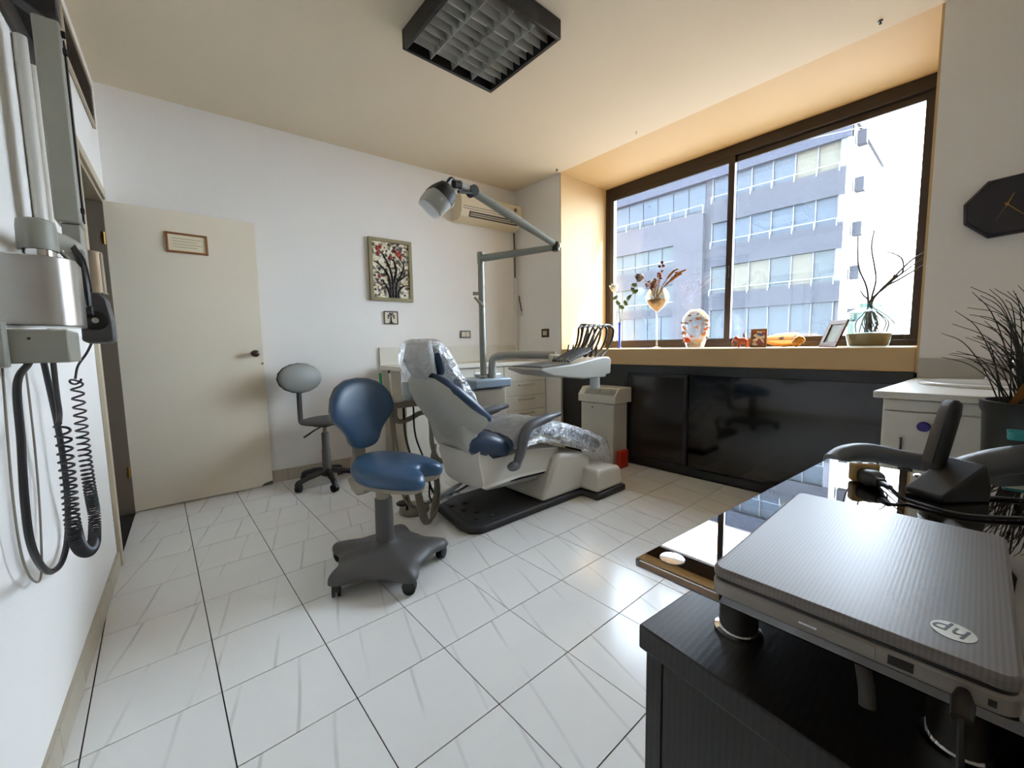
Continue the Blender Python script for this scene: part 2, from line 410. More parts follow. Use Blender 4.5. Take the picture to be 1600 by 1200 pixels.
# --- back wall
wb = B().hexa([(-.3, yb(-.3), 0), (XR+.1, yb(XR+.1), 0), (XR+.1, yb(XR+.1)+.18, 0), (-.3, yb(-.3)+.18, 0), (-.3, yb(-.3), H), (XR+.1, yb(XR+.1), H), (XR+.1, yb(XR+.1)+.18, H), (-.3, yb(-.3)+.18, H)])
tag(wb.obj('wall_back', 'wall_paint', smooth=0), 'off-white back wall with air conditioner and mosaic picture', 'wall', kind='structure')
# --- right wall beside and beyond the window niche
wr = B().box(XR, XW+.2, YN1+.012, 2.1, 0, H).box(XR, XW+.2, -3.2, YN0-.012, 0, H)
tag(wr.obj('wall_right', 'wall_paint', smooth=0), 'off-white window wall either side of the deep niche', 'wall', kind='structure')
tag(B().box(-.4, XR+.1, YREAR-.15, YREAR, 0, H).obj('wall_rear', 'wall_paint', smooth=0), 'off-white wall behind the desk', 'wall', kind='structure')
tag(B().box(XR+.002, XW+.1, YN1, YN1+.02, ZS-.15, H).obj('wall_niche_left', 'niche_paint', smooth=0), 'sand yellow side of the window niche by the air conditioner', 'wall', kind='structure')
tag(B().box(XR+.002, XW+.1, YN0-.02, YN0, ZS-.15, H).obj('wall_niche_right', 'niche_paint', smooth=0), 'sand yellow side of the window niche by the clock', 'wall', kind='structure')
tag(B().box(XR, XW+.1, YN0-.02, YN1+.02, H, H+.2).obj('ceiling_niche', 'niche_paint', smooth=0), 'sand yellow ceiling of the window niche', 'ceiling', kind='structure')
sl = B().box(XR-.008, XW+.06, YN0, YN1, .945, ZS)
tag(sl.obj('trim_1', 'sill_paint', bevel=.008), 'deep sand-coloured window sill over the black cupboard', 'window sill', kind='structure')
# outside wall around the opening
ex = B().box(XW+.06, XW+.17, -6, 6, 2.86, 4.2).box(XW+.06, XW+.17, YN1-.03, 6, -5, 2.86).box(XW+.06, XW+.17, -6, YN0+.0, -5, 2.86).box(XW+.06, XW+.17, YN0, YN1, -5, 1.10)
tag(ex.obj('wall_outside', 'ext_wall', smooth=0), 'outer wall around the window opening', 'wall', kind='structure')
# --- skirting
def skirt(name, pts, nrm, h, t, lab):
    o = thing(name, lab, 'skirting', (pts[0][0], pts[0][1], 0), kind='structure')
    n = max(1, round((V(pts[1]) - V(pts[0])).length / T)); a, b = V(pts[0]), V(pts[1]); nr = V(nrm)
    for k in range(n):
        p, q = a.lerp(b, k/n) , a.lerp(b, (k+1)/n - .003/(b-a).length)
        B().hexa([(*p, 0), (*q, 0), (*(q+nr*t), 0), (*(p+nr*t), 0), (*p, h), (*q, h), (*(q+nr*t), h), (*(p+nr*t), h)]).obj('skirting_tile', 'skirting_marble', o, smooth=0)
skirt('baseboard_left', ((xl(-2.9), -2.9), (xl(DY0-.06), DY0-.06)), (1, -.0475), .085, .012, 'beige marble skirting along the left wall')
skirt('baseboard_back', ((.93, yb(.93)), (1.9, yb(1.9))), (-.08, -1), .105, .012, 'beige marble skirting along the back wall')

# ================================================================== door, doorway, vent
dr = thing('door_1', 'beige flush door opened against the back wall', 'door', (.05, 1.97, 0), kind='structure')
hx, hy, ex_, ey = .048, 1.955, .918, 1.942
lf = B().hexa([(hx, hy, .008), (ex_, ey, .008), (ex_+.001, ey+.038, .008), (hx, hy+.038, .008), (hx, hy, 2.148), (ex_, ey, 2.148), (ex_+.001, ey+.038, 2.148), (hx, hy+.038, 2.148)])
lf.obj('door_leaf', 'door_paint', dr, bevel=.002)
kn = B().lathe([(.026, 0), (.026, -.006), (.012, -.01), (.011, -.03), (.022, -.036), (.028, -.048), (.026, -.06), (.014, -.068)], (.855, 1.943, 1.113), 20, 'y')
kn.obj('knob', 'lute_dark', dr, label='dark brown round door knob')
B().lathe([(.009, 0), (.009, -.004)], (.905, 1.944, 1.03), 12, 'y').obj('lock_plate', 'brass', dr)
B().prism([(.918, .009), (.83, .009), (.86, .03), (.918, .042)], 'y', 1.9405, 1.943).obj('worn_corner', 'jamb_brown', dr, smooth=0)
for z in (.3, 1.9): B().lathe([(.008, z-.04), (.008, z+.04)], (.046, 1.95, 0), 10).obj('hinge', 'brass', dr)
fr = thing('trim_2', 'beige wooden frame around the open doorway', 'door frame', (xl(1.08), 1.08, 0), kind='structure')
def casing(nm, y0, y1, z0, z1, w0=.0, w1=.018, mt='frame_paint'):
    b = B(); lw(b, y0, y1, w0, w1, z0, z1); return b.obj(nm, mt, fr, bevel=.003)
casing('casing', DY0-.055, DY0, 0, DH+.055); casing('casing', DY1, DY1+.045, 0, DH+.055, w1=.01); casing('casing_head', DY0, DY1, DH, DH+.055)
casing('jamb', DY0, DY0+.02, 0, DH, -.18, .0); casing('jamb', DY1-.006, DY1, 0, DH, -.18, .0, 'jamb_brown'); casing('jamb_head', DY0+.02, DY1-.006, DH-.02, DH, -.18, 0)
vg = thing('trim_3', 'dark louvred ventilation grille above the doorway', 'vent', (xl(1.05), 1.05, 2.56), kind='structure')
VY0, VY1, VZ0, VZ1 = 1.05, 1.86, 2.56, 2.82
b = B(); lw(b, VY0, VY1, .001, .004, VZ0, VZ1); b.obj('backing', 'dark_metal', vg)
for (a, c, e, f) in ((VY0, VY1, VZ0, VZ0+.018), (VY0, VY1, VZ1-.018, VZ1), (VY0, VY0+.018, VZ0+.018, VZ1-.018), (VY1-.018, VY1, VZ0+.018, VZ1-.018)):
    b = B(); lw(b, a, c, .004, .016, e, f); b.obj('grille_frame', 'frame_paint', vg)
for k in range(9):
    z = VZ0 + .03 + k*.0235; b = B(); y0, y1 = VY0+.018, VY1-.018
    b.hexa([(xl(y0)+.004, y0, z+.008), (xl(y0)+.014, y0, z-.004), (xl(y1)+.014, y1, z-.004), (xl(y1)+.004, y1, z+.008), (xl(y0)+.004, y0, z+.011), (xl(y0)+.014, y0, z-.001), (xl(y1)+.014, y1, z-.001), (xl(y1)+.004, y1, z+.011)])
    b.obj('slat', 'jamb_brown', vg, smooth=0)
# certificate on the door
ct = thing('framed_certificate', 'small framed certificate hung on the beige door', 'picture frame', (.36, 1.95, 1.855))
def yd(x): return hy + (x-hx)*(ey-hy)/(ex_-hx)
def onplane(yf, x0, x1, d0, d1, z0, z1):
    """box lying on a wall line y = yf(x), standing d0..d1 proud towards the camera"""
    return B().hexa([(x0, yf(x0)-d1, z0), (x1, yf(x1)-d1, z0), (x1, yf(x1)-d0, z0), (x0, yf(x0)-d0, z0), (x0, yf(x0)-d1, z1), (x1, yf(x1)-d1, z1), (x1, yf(x1)-d0, z1), (x0, yf(x0)-d0, z1)])
def frame_parts(root, yf, x0, x1, z0, z1, bw, d, mfr, mback, dback, d0=.001):
    onplane(yf, x0, x1, d0, d, z0, z0+bw).obj('frame_rail', mfr, root, bevel=.002); onplane(yf, x0, x1, d0, d, z1-bw, z1).obj('frame_rail', mfr, root, bevel=.002)
    onplane(yf, x0, x0+bw, d0, d, z0+bw, z1-bw).obj('frame_stile', mfr, root, bevel=.002); onplane(yf, x1-bw, x1, d0, d, z0+bw, z1-bw).obj('frame_stile', mfr, root, bevel=.002)
    return onplane(yf, x0+bw, x1-bw, d0, dback, z0+bw, z1-bw).obj('sheet', mback, root, smooth=0)
sh = frame_parts(ct, yd, .362, .605, 1.855, 1.997, .014, .014, 'wood_frame', 'paper', .006)
for k in range(4): onplane(yd, .40, .57 - .03*(k % 2), .006, .0066, 1.955-k*.02, 1.958-k*.02).obj('text_line', 'paper_line', sh, smooth=0)

# ================================================================== wall pictures
pf = thing('mosaic_picture', 'framed mosaic picture of a dark branching tree with red blossoms', 'picture', (1.85, yb(1.85), 1.6))
frame_parts(pf, yb, 1.836, 2.262, 1.597, 2.19, .032, .03, 'gold_frame', 'mosaic', .014)
def wallpath(yf, d, pts): return [V((x, yf(x)-d, z)) for x, z in pts]
px, pz = 2.05, 1.63
for pts in ([(2.03, 1.63), (2.035, 1.75), (2.01, 1.86), (1.94, 1.94), (1.88, 1.97)], [(2.06, 1.63), (2.06, 1.8), (2.03, 1.93), (1.98, 2.03), (1.94, 2.07)], [(2.09, 1.63), (2.10, 1.76), (2.15, 1.86), (2.18, 1.95), (2.14, 2.02)],
            [(2.11, 1.63), (2.12, 1.70), (2.17, 1.75), (2.23, 1.76)], [(2.04, 1.63), (2.0, 1.74), (1.95, 1.80)], [(2.075, 1.78), (2.10, 1.9), (2.08, 1.99), (2.05, 2.0)], [(2.12, 1.8), (2.2, 1.86), (2.225, 1.87)]):
    B().tube(spline(wallpath(yb, .017, pts), 5), [.013 - .009*k/(5*(len(pts)-1)) for k in range(5*(len(pts)-1)+1)], 6).obj('branch', 'tree_black', pf)
for (x, z) in ((1.92, 2.09), (1.93, 2.05), (1.95, 2.11), (2.12, 2.05), (2.14, 2.07), (2.10, 2.08), (2.15, 2.03), (2.05, 2.02), (1.93, 1.83)):
    B().ell((x, yb(x)-.016, z), .018, .007, .02, 8, 5).obj('blossom', 'flower_red', pf)
random.seed(3)
for k in range(34):
    x = random.uniform(1.885, 2.215); z = random.uniform(1.65, 2.14)
    B().ell((x, yb(x)-.0145, z), .014, .004, .011, 7, 4).obj('mosaic_chip', random.choice(['tree_black', 'tile_cream', 'badge_grey', 'seat_dark']), pf)
st = thing('tree_tile', 'small square tile with a dark tree hung under the mosaic picture', 'wall tile', (1.96, yb(1.96), 1.37))
onplane(yb, 1.958, 2.10, .001, .012, 1.372, 1.5).obj('tile_body', 'tile_cream', st, bevel=.002)
for (a, c, e, f) in ((1.958, 2.10, 1.372, 1.382), (1.958, 2.10, 1.49, 1.5), (1.958, 1.968, 1.382, 1.49), (2.09, 2.10, 1.382, 1.49)):
    onplane(yb, a, c, .012, .0135, e, f).obj('tile_border', 'tree_black', st, smooth=0)
B().tube(wallpath(yb, .0135, [(2.03, 1.388), (2.028, 1.42), (2.03, 1.45)]), [.009, .006, .005], 6).obj('trunk', 'tree_black', st)
for (x, z, r) in ((2.03, 1.468, .016), (2.005, 1.455, .013), (2.055, 1.455, .013), (2.0, 1.435, .010), (2.06, 1.435, .010), (2.018, 1.477, .01), (2.045, 1.477, .01)):
    B().ell((x, yb(x)-.0135, z), r, .003, r*.8, 9, 4).obj('crown_leaf', 'tree_black', st)
B().ell((2.03, yb(2.03)-.0135, 1.388), .03, .003, .006, 9, 4).obj('ground_mark', 'tree_black', st)

# ================================================================== air conditioner, pipe, switches, hook
ac = thing('air_conditioner', 'cream split air conditioner high on the back wall', 'air conditioner', (2.75, yb(2.75), 2.46))
A0, A1 = 2.74, 3.535
def acp(x, d, z): return (x, yb(x)-d, z)
prof = [(.0, 2.47), (.10, 2.47), (.165, 2.50), (.19, 2.56), (.195, 2.66), (.18, 2.725), (.0, 2.735)]
r0 = [acp(A0, d, z) for d, z in prof]; r1 = [acp(A1, d, z) for d, z in prof]
B().loft([r0, r1]).obj('body', 'ac_plastic', ac, bevel=.008, seg=3)
B().loft([[acp(x, d, z) for d, z in ((.145, 2.493), (.17, 2.505), (.193, 2.556), (.17, 2.55))] for x in (A0+.10, A1-.06)]).obj('air_outlet', 'ac_dark', ac, smooth=0)
for z, d in ((2.518, .183), (2.535, .19)):
    B().tube([acp(A0+.11, d, z), acp(A1-.07, d, z)], .0035, 6).obj('louvre', 'ac_plastic', ac)
B().tube([acp(A0+.02, .1965, 2.60), acp(A1-.02, .1965, 2.60)], .003, 6).obj('panel_seam', 'badge_grey', ac)
B().tube([acp(A0+.02, .198, 2.575), acp(A1-.02, .198, 2.575)], .003, 6).obj('panel_seam', 'badge_grey', ac)
B().lathe([(.022, 0), (.022, -.004)], acp(A1-.10, .196, 2.665), 18, 'y').obj('badge', 'badge_grey', ac)
pc = thing('pipe_cover', 'narrow vertical pipe running down the corner under the air conditioner', 'pipe', (3.56, yb(3.56), .97))
B().box(3.552, 3.578, yb(3.56)-.022, yb(3.56)-.001, .97, 1.95).obj('trunking', 'wall_paint', pc, bevel=.003)
B().tube([(3.566, yb(3.56)-.014, 1.95), (3.566, yb(3.56)-.014, 2.2), (3.562, yb(3.56)-.014, 2.47)], .011, 8).obj('bare_pipe', 'jamb_brown', pc)
s1 = thing('double_socket', 'dark framed wall socket with cream insert above the white worktop', 'socket', (2.80, yb(2.85), 1.23))
onplane(yb, 2.80, 2.935, .001, .009, 1.235, 1.318).obj('plate', 'switch_dark', s1, bevel=.003)
for k in range(2): onplane(yb, 2.818+.052*k, 2.865+.052*k, .009, .013, 1.25, 1.303).obj('insert', 'switch_cream', s1, bevel=.002)
s2 = thing('light_switch', 'dark square switch with cream rocker beside the niche', 'switch', (XR, 1.33, 1.23))
B().box(XR-.009, XR-.001, 1.27, 1.385, 1.23, 1.325).obj('plate', 'switch_dark', s2, bevel=.003)
B().box(XR-.013, XR-.009, 1.297, 1.358, 1.252, 1.303).obj('rocker', 'switch_cream', s2, bevel=.002)
hk = thing('hanging_cord', 'short dark cord with white end hanging on the wall by the corner', 'cord', (XR-.012, 1.72, 1.5))
B().tube(spline([(XR-.01, 1.752, 1.735), (XR-.012, 1.745, 1.68), (XR-.012, 1.722, 1.6), (XR-.012, 1.712, 1.545)], 4), .006, 6).obj('cord', 'hose_dark', hk)
B().box(XR-.022, XR-.003, 1.69, 1.725, 1.495, 1.548).obj('white_plug', 'white_lam', hk, bevel=.004)
for n_, (x, y) in enumerate(((3.52, 1.06), (3.50, .12), (3.50, -1.45))):
    lab = ['small dark hook in the ceiling at the niche corner', 'white ring hook in the ceiling over the window', 'tiny dark hook in the ceiling by the clock wall'][n_]
    h = B().lathe([(.012, H-.0005), (.011, H-.005), (.0035, H-.006), (.0035, H-.012), (.007, H-.015), (.007, H-.019), (.003, H-.021)], (x, y, 0), 12)
    tag(h.obj('ceiling_hook', ['dark_metal', 'white_lam', 'dark_metal'][n_]), lab, 'hook', 'ceiling hooks along the niche')

# ================================================================== ceiling light
cl = thing('ceiling_light', 'square black ceiling light with silver louvre grid', 'ceiling light', (1.77, .035, 2.85))
X0, X1, Y0, Y1 = 1.445, 2.09, -.285, .352
for (a, c, e, f) in ((X0, X1, Y0, Y0+.022), (X0, X1, Y1-.022, Y1), (X0, X0+.022, Y0+.022, Y1-.022), (X1-.022, X1, Y0+.022, Y1-.022)):
    B().box(a, c, e, f, 2.845, H-.001).obj('housing_side', 'lamp_black', cl, bevel=.003)
B().box(X0+.022, X1-.022, Y0+.022, Y1-.022, H-.02, H-.003).obj('reflector', 'louvre_alu', cl)
for k in range(4):
    y = Y0 + .1 + k*.145
    t = B().tube([(X0+.03, y, H-.045), (X1-.03, y, H-.045)], .013, 10).obj('lamp_tube', 'tube_white', cl)
nx, ny = 4, 10
for k in range(1, nx):
    x = X0 + .022 + (X1-X0-.044)*k/nx
    B().prism([(x-.010, 2.90), (x+.010, 2.90), (x+.001, 2.852), (x-.001, 2.852)], 'y', Y0+.022, Y1-.022).obj('louvre_long', 'louvre_alu', cl, smooth=0) if False else \
    B().hexa([(x-.001, Y0+.022, 2.852), (x+.001, Y0+.022, 2.852), (x+.001, Y1-.022, 2.852), (x-.001, Y1-.022, 2.852), (x-.012, Y0+.022, 2.905), (x+.012, Y0+.022, 2.905), (x+.012, Y1-.022, 2.905), (x-.012, Y1-.022, 2.905)]).obj('long_louvre', 'louvre_alu', cl, smooth=0)
for i in range(nx):
    xa = X0+.022 + (X1-X0-.044)*i/nx; xb_ = X0+.022 + (X1-X0-.044)*(i+1)/nx
    for k in range(1, ny):
        y = Y0+.022 + (Y1-Y0-.044)*k/ny
        B().hexa([(xa+.002, y-.001, 2.856), (xb_-.002, y-.001, 2.856), (xb_-.002, y+.001, 2.856), (xa+.002, y+.001, 2.856), (xa+.012, y-.009, 2.9), (xb_-.012, y-.009, 2.9), (xb_-.012, y+.009, 2.9), (xa+.012, y+.009, 2.9)]).obj('cross_louvre', 'louvre_alu', cl, smooth=0)

# ================================================================== window
wn = thing('window_1', 'wide dark bronze sliding window in the deep niche', 'window', (XW, -.3, ZS), kind='structure')
def wbx(nm, x0, x1, y0, y1, z0, z1, mt='bronze_alu', par=None, bev=.003): return B().box(x0, x1, y0, y1, z0, z1).obj(nm, mt, par or wn, bevel=bev)
wbx('frame_head', XW, XW+.06, YN0, YN1, 2.855, 2.948); wbx('frame_bottom', XW, XW+.06, YN0, YN1, ZS, ZS+.045)
wbx('frame_jamb', XW, XW+.06, YN1-.05, YN1-.001, ZS+.045, 2.855); wbx('frame_jamb', XW, XW+.06, YN0+.001, YN0+.05, ZS+.045, 2.855)
for nm, ya, yb_, xs in (('sash', YN0+.05, -.285, XW+.034), ('sash', -.345, YN1-.05, XW+.006)):
    s = B().box(xs, xs+.024, ya, ya+.055, ZS+.045, 2.855).box(xs, xs+.024, yb_-.055, yb_, ZS+.045, 2.855).box(xs, xs+.024, ya+.055, yb_-.055, ZS+.045, ZS+.085).box(xs, xs+.024, ya+.055, yb_-.055, 2.80, 2.855).obj(nm, 'bronze_alu', wn)
    pn = B().box(xs+.010, xs+.014, ya+.056, yb_-.056, ZS+.086, 2.799).obj('pane', 'window_glass', s, smooth=0)
wbx('latch', XW-.012, XW+.006, -.325, -.30, 1.75, 1.86, 'black_plastic')

# ================================================================== black cupboard under the sill
cbd = thing('black_cupboard', 'long black cupboard with dark sliding doors under the sill', 'cupboard', (XR, 0, 0))
XF = XR + .012
B().box(XF, XF+.5, YN0+.004, YN1-.004, .87, .944).obj('top_rail', 'black_cab', cbd, bevel=.002)
B().box(XF+.005, XF+.5, YN0+.004, YN1-.004, 0, .068).obj('plinth', 'black_cab', cbd, bevel=.002)
B().box(XF+.06, XF+.5, YN0+.004, YN1-.004, .068, .87).obj('carcass', 'black_cab', cbd, smooth=0)
B().box(XF, XF+.06, .30, YN1-.004, .068, .87).obj('end_panel', 'black_cab', cbd, bevel=.002)
B().box(XF, XF+.06, .255, .297, .068, .87).obj('stile', 'black_cab', cbd, bevel=.002)
B().box(XF, XF+.06, YN0+.004, YN0+.05, .068, .87).obj('stile', 'black_cab', cbd, bevel=.002)
d1 = B().box(XF+.008, XF+.026, .225, .25, .072, .866).box(XF+.008, XF+.026, -.315, -.285, .072, .866).box(XF+.008, XF+.026, -.285, .225, .072, .10).box(XF+.008, XF+.026, -.285, .225, .838, .866).obj('sliding_door', 'black_cab', cbd, label='sliding door with smoked glass')
B().box(XF+.014, XF+.02, -.284, .224, .101, .837).obj('glass_panel', 'smoke_glass', d1, smooth=0)
d2 = B().box(XF+.03, XF+.048, YN0+.055, -.30, .072, .866).obj('sliding_door', 'black_gloss', cbd, bevel=.002, label='wide glossy black sliding door')
B().box(XF-.002, XF+.004, .268, .280, .45, .57).obj('finger_pull', 'rubber', cbd)

# ================================================================== white cabinets along the back wall
def yf_(x): return 1.455 - .0809*(x-1.9)
wc = thing('base_cabinet', 'white base cabinet run with drawers along the back wall', 'cabinet', (1.91, 1.45, 0))
def run(nm, x0, x1, d0, d1, z0, z1, mt, par=wc, bev=.002):
    """box following the cabinet front: d measured from the front line towards the wall"""
    return B().hexa([(x0, yf_(x0)+d0, z0), (x1, yf_(x1)+d0, z0), (x1, yf_(x1)+d1, z0), (x0, yf_(x0)+d1, z0), (x0, yf_(x0)+d0, z1), (x1, yf_(x1)+d0, z1), (x1, yf_(x1)+d1, z1), (x0, yf_(x0)+d1, z1)]).obj(nm, mt, par, bevel=bev)
run('carcass', 1.92, 3.595, .022, .47, .06, .925, 'beige_lam'); run('plinth', 1.95, 3.59, .06, .46, 0, .06, 'black_cab')
for k in range(3):
    xa = 1.925 + k*.362
    d = run('cabinet_door', xa, xa+.357, 0, .02, .075, .74, 'white_lam')
    B().tube(spline([(xa+.31, yf_(xa+.31)-.0, .60), (xa+.31, yf_(xa+.31)-.025, .61), (xa+.31, yf_(xa+.31)-.025, .69), (xa+.31, yf_(xa+.31)-.0, .70)], 4), .005, 6).obj('handle', 'white_lam', d)
    d = run('drawer', xa, xa+.357, 0, .02, .745, .92, 'white_lam')
    B().tube(spline([(xa+.24, yf_(xa+.24)-.0, .82), (xa+.24, yf_(xa+.24)-.025, .825), (xa+.30, yf_(xa+.3)-.025, .825), (xa+.30, yf_(xa+.3)-.0, .82)], 4), .005, 6).obj('handle', 'white_lam', d)
for k, (za, zb) in enumerate(((.075, .27), (.275, .43), (.435, .59), (.595, .75), (.755, .92))):
    d = run('drawer', 3.015, 3.585, 0, .02, za, zb, 'white_lam')
    run('grip', 3.20, 3.42, -.012, 0, zb-.045, zb-.03, 'beige_lam', d)
wt = thing('worktop', 'white laminate worktop with low upstand along the back wall', 'worktop', (1.895, 1.44, .927))
run('slab', 1.895, 3.60, -.02, .475, .927, .968, 'white_lam', wt, .004)
onplane(yb, 1.895, 3.55, .001, .022, .969, 1.145).obj('upstand', 'white_lam', wt, bevel=.003)
# white sterilizer-like box
sb = thing('white_appliance', 'white floor appliance with dark dial panel beside the black cupboard', 'appliance', (3.42, .4, 0))
B().box(3.38, 3.60, .25, .63, .02, .585).obj('body', 'enamel', sb, bevel=.008)
for y in (.28, .6):
    for x in (3.405, 3.575): B().lathe([(.015, 0), (.018, .02)], (x, y, 0), 10).obj('foot', 'rubber', sb)
B().prism([(3.335, .595), (3.60, .595), (3.60, .735), (3.40, .735), (3.335, .665)], 'y', .205, .63).obj('control_head', 'enamel', sb, bevel=.006)
B().hexa([(3.344, .22, .674), (3.344, .555, .674), (3.39, .555, .722), (3.39, .22, .722), (3.339, .22, .679), (3.339, .555, .679), (3.385, .555, .727), (3.385, .22, .727)]).obj('dial_panel', 'arm_grey', sb, smooth=0)
for y, r in ((.52, .012), (.39, .019), (.26, .012)):
    B().lathe([(r, 0), (r*.8, .014)], (0, 0, 0), 14).xf(Matrix.Translation((3.362, y, .704)) @ Matrix.Rotation(math.radians(-46), 4, 'Y')).obj('dial', 'chrome', sb)
B().lathe([(.007, 0), (.007, -.004)], (3.3795, .49, .54), 10, 'x').obj('lock', 'black_plastic', sb)
rc = B().box(3.38, 3.50, .165, .215, 0, .16).obj('red_box', 'red_plastic', bevel=.006)
tag(rc, 'small red box on the floor beside the white appliance', 'box')

# ================================================================== x-ray unit on the left wall
xr = thing('xray_unit', 'wall-hung grey and steel dental x-ray unit with coiled cables', 'x-ray machine', (xl(-.3), -.3, 1.1))
b = B(); lw(b, -.55, .64, .001, .05, 2.265, 2.325); b.obj('wall_rail', 'dark_metal', xr, bevel=.004)
b = B(); lw(b, -.06, .62, .001, .012, 2.17, 2.264); b.obj('rail_plate', 'dark_metal', xr, bevel=.003)
B().prism([(-.03, 2.20), (.075, 2.135), (.10, 2.15), (.10, 2.45), (.045, 2.45), (.045, 2.30), (-.03, 2.30)], 'y', -.05, .02).obj('bracket', 'dark_metal', xr, bevel=.004)
B().box(.043, .101, -.055, .045, 1.545, 2.135).obj('upper_arm', 'xray_grey', xr, bevel=.006)
B().box(.102, .105, -.02, .02, 1.56, 2.10).obj('arm_slot', 'rubber', xr)
for z in (2.05, 2.10, 1.58): B().box(.101, .110, -.045, -.03, z, z+.014).obj('arm_clip', 'dark_metal', xr)
B().box(.055, .098, -.045, .035, 1.43, 1.542).obj('lower_arm', 'xray_grey', xr, bevel=.005)
D = [(-.052, -.43)] + [(.045 + .062*math.sin(math.radians(a)), -.37 - .06*math.cos(math.radians(a))) for a in range(0, 91, 15)] + [(.107, -.27), (-.045, -.27)]
hs = B().prism(D, 'z', 1.208, 1.378).obj('steel_housing', 'steel', xr, bevel=.003)
for (x, z) in ((-.040, 1.362), (-.035, 1.292), (-.032, 1.222)): B().lathe([(.004, -.4305), (.003, -.433)], (x, 0, z), 10, 'y').obj('screw', 'dark_metal', hs)
B().box(-.06, -.052, -.435, -.27, 1.20, 1.384).obj('housing_backplate', 'dark_metal', xr)
B().lathe([(.031, 1.378), (.031, 1.40)], (.042, -.35, 0), 20).obj('collar', 'chrome', xr)
B().lathe([(.036, 1.40), (.037, 1.41), (.036, 1.455), (.034, 1.472), (.026, 1.476)], (.042, -.35, 0), 20).obj('neck', 'xray_grey', xr)
B().tube(spline([(.035, -.34, 1.45), (.06, -.2, 1.46), (.076, -.05, 1.47)], 5), [.020]*6 + [.022]*5, 12).obj('yoke', 'xray_grey', xr)
lb = B().box(-.055, .092, -.505, -.32, 1.118, 1.196).obj('junction_box', 'xray_grey', xr, bevel=.004)
B().box(-.062, -.0, -.54, -.506, 1.11, 1.215).obj('box_cover', 'xray_grey', xr, bevel=.004)
B().lathe([(.003, -.5055), (.003, -.507)], (.03, 0, 1.175), 8, 'y').obj('screw', 'rubber', lb)
hd = B().prism([(.086, 1.175), (.10, 1.168), (.145, 1.168), (.157, 1.178), (.157, 1.235), (.148, 1.30), (.135, 1.318), (.098, 1.318), (.088, 1.28)], 'y', -.20, -.09).obj('tube_head', 'stool_grey', xr, bevel=.006)
B().lathe([(.028, -.2), (.028, -.206), (.022, -.208), (.008, -.21)], (.119, 0, 1.235), 20, 'y').obj('scale_ring', 'black_plastic', hd)
B().lathe([(.010, -.2085), (.008, -.214)], (.119, 0, 1.235), 12, 'y').obj('ring_hub', 'chrome', hd)
B().lathe([(.034, 1.318), (.030, 1.325), (.029, 1.44), (.027, 1.445)], (.117, -.145, 0), 22).obj('cone', 'chrome', xr)
B().box(.095, .118, -.235, -.2, 1.25, 1.275).obj('knuckle', 'dark_metal', xr, bevel=.003)
B().tube(spline([(.075, -.10, 1.475), (.09, -.16, 1.44), (.105, -.2, 1.37), (.108, -.205, 1.29), (.105, -.2, 1.26)], 6), .008, 8).obj('cable', 'cable_black', xr)
B().tube(spline([(.045, -.33, 1.44), (.075, -.3, 1.41), (.095, -.27, 1.37), (.10, -.255, 1.31), (.102, -.24, 1.27)], 6), .005, 8).obj('cable', 'hose_grey', xr)
cab = [(.02, y, z) for y, z in ((-.47, 1.118), (-.60, 1.077), (-.629, .958), (-.66, .846), (-.66, .751), (-.595, .671), (-.5, .619), (-.37, .596), (-.26, .632), (-.20, .729), (-.195, .843), (-.22, .941), (-.30, 1.118))]
B().tube(spline(cab, 8), .0068, 8).obj('cable', 'cable_black', xr)
thn = [(-.03, y, z) for y, z in ((-.415, 1.118), (-.449, .95), (-.474, .786), (-.461, .655), (-.39, .567), (-.30, .558), (-.22, .763), (-.19, 1.019), (-.2, 1.2))]
B().tube(spline(thn, 8), .0025, 6).obj('cable', 'hose_grey', xr)
B().tube(spline([(.045, -.39, .96), (.042, -.34, .985), (.04, -.33, 1.03), (.04, -.325, 1.12)], 6), .006, 8).obj('cable', 'hose_dark', xr)
cpath = spline([(.05, y, z) for y, z in ((-.072, 1.06), (-.052, 1.03), (-.056, .857), (-.035, .702), (0.0, .60), (-.04, .545), (-.10, .527), (-.22, .55), (-.35, .615), (-.405, .697), (-.395, .794), (-.388, .912), (-.392, .956))], 24)
s_ = [0.]
for a, c in zip(cpath, cpath[1:]): s_.append(s_[-1] + (c-a).length)
tot = s_[-1]; hel = []; ph = 0.
N = 1500; j = 0; prev = None
for k in range(N+1):
    d = tot*k/N
    while j < len(s_)-2 and s_[j+1] < d: j += 1
    p = cpath[j].lerp(cpath[j+1], (d-s_[j])/max(1e-9, s_[j+1]-s_[j])); t = (cpath[j+1]-cpath[j]).normalized()
    e = min(1, abs(p.z-.53)/.5); pitch_ = .0095 + .028*max(0, e-.25)
    ph += 2*math.pi*(tot/N)/pitch_
    n1 = V((1, 0, 0)); n2 = t.cross(n1).normalized()
    hel.append(p + .0135*(math.cos(ph)*n1 + math.sin(ph)*n2))
B().tube(hel, .0032, 5).obj('coiled_cord', 'cable_black', xr)
B().tube(spline([(.104, -.14, 1.178), (.085, -.11, 1.14), (.06, -.08, 1.10), (.05, -.07, 1.06)], 5), .0035, 6).obj('cord_lead', 'cable_black', xr)
for n_, (y, r, z0, z1, lab) in enumerate(((.16, .017, 1.20, 2.16, 'thick white conduit pipe rising behind the x-ray unit'), (.34, .010, 1.20, 2.16, 'thin white conduit pipe beside the thick one behind the x-ray unit'))):
    c = B().tube([(xl(y)+.001+r, y, z0), (xl(y)+.001+r, y, z1)], r, 12)
    tag(c.obj('conduit_pipe', 'enamel'), lab, 'pipe', 'conduit pipes behind the x-ray unit')

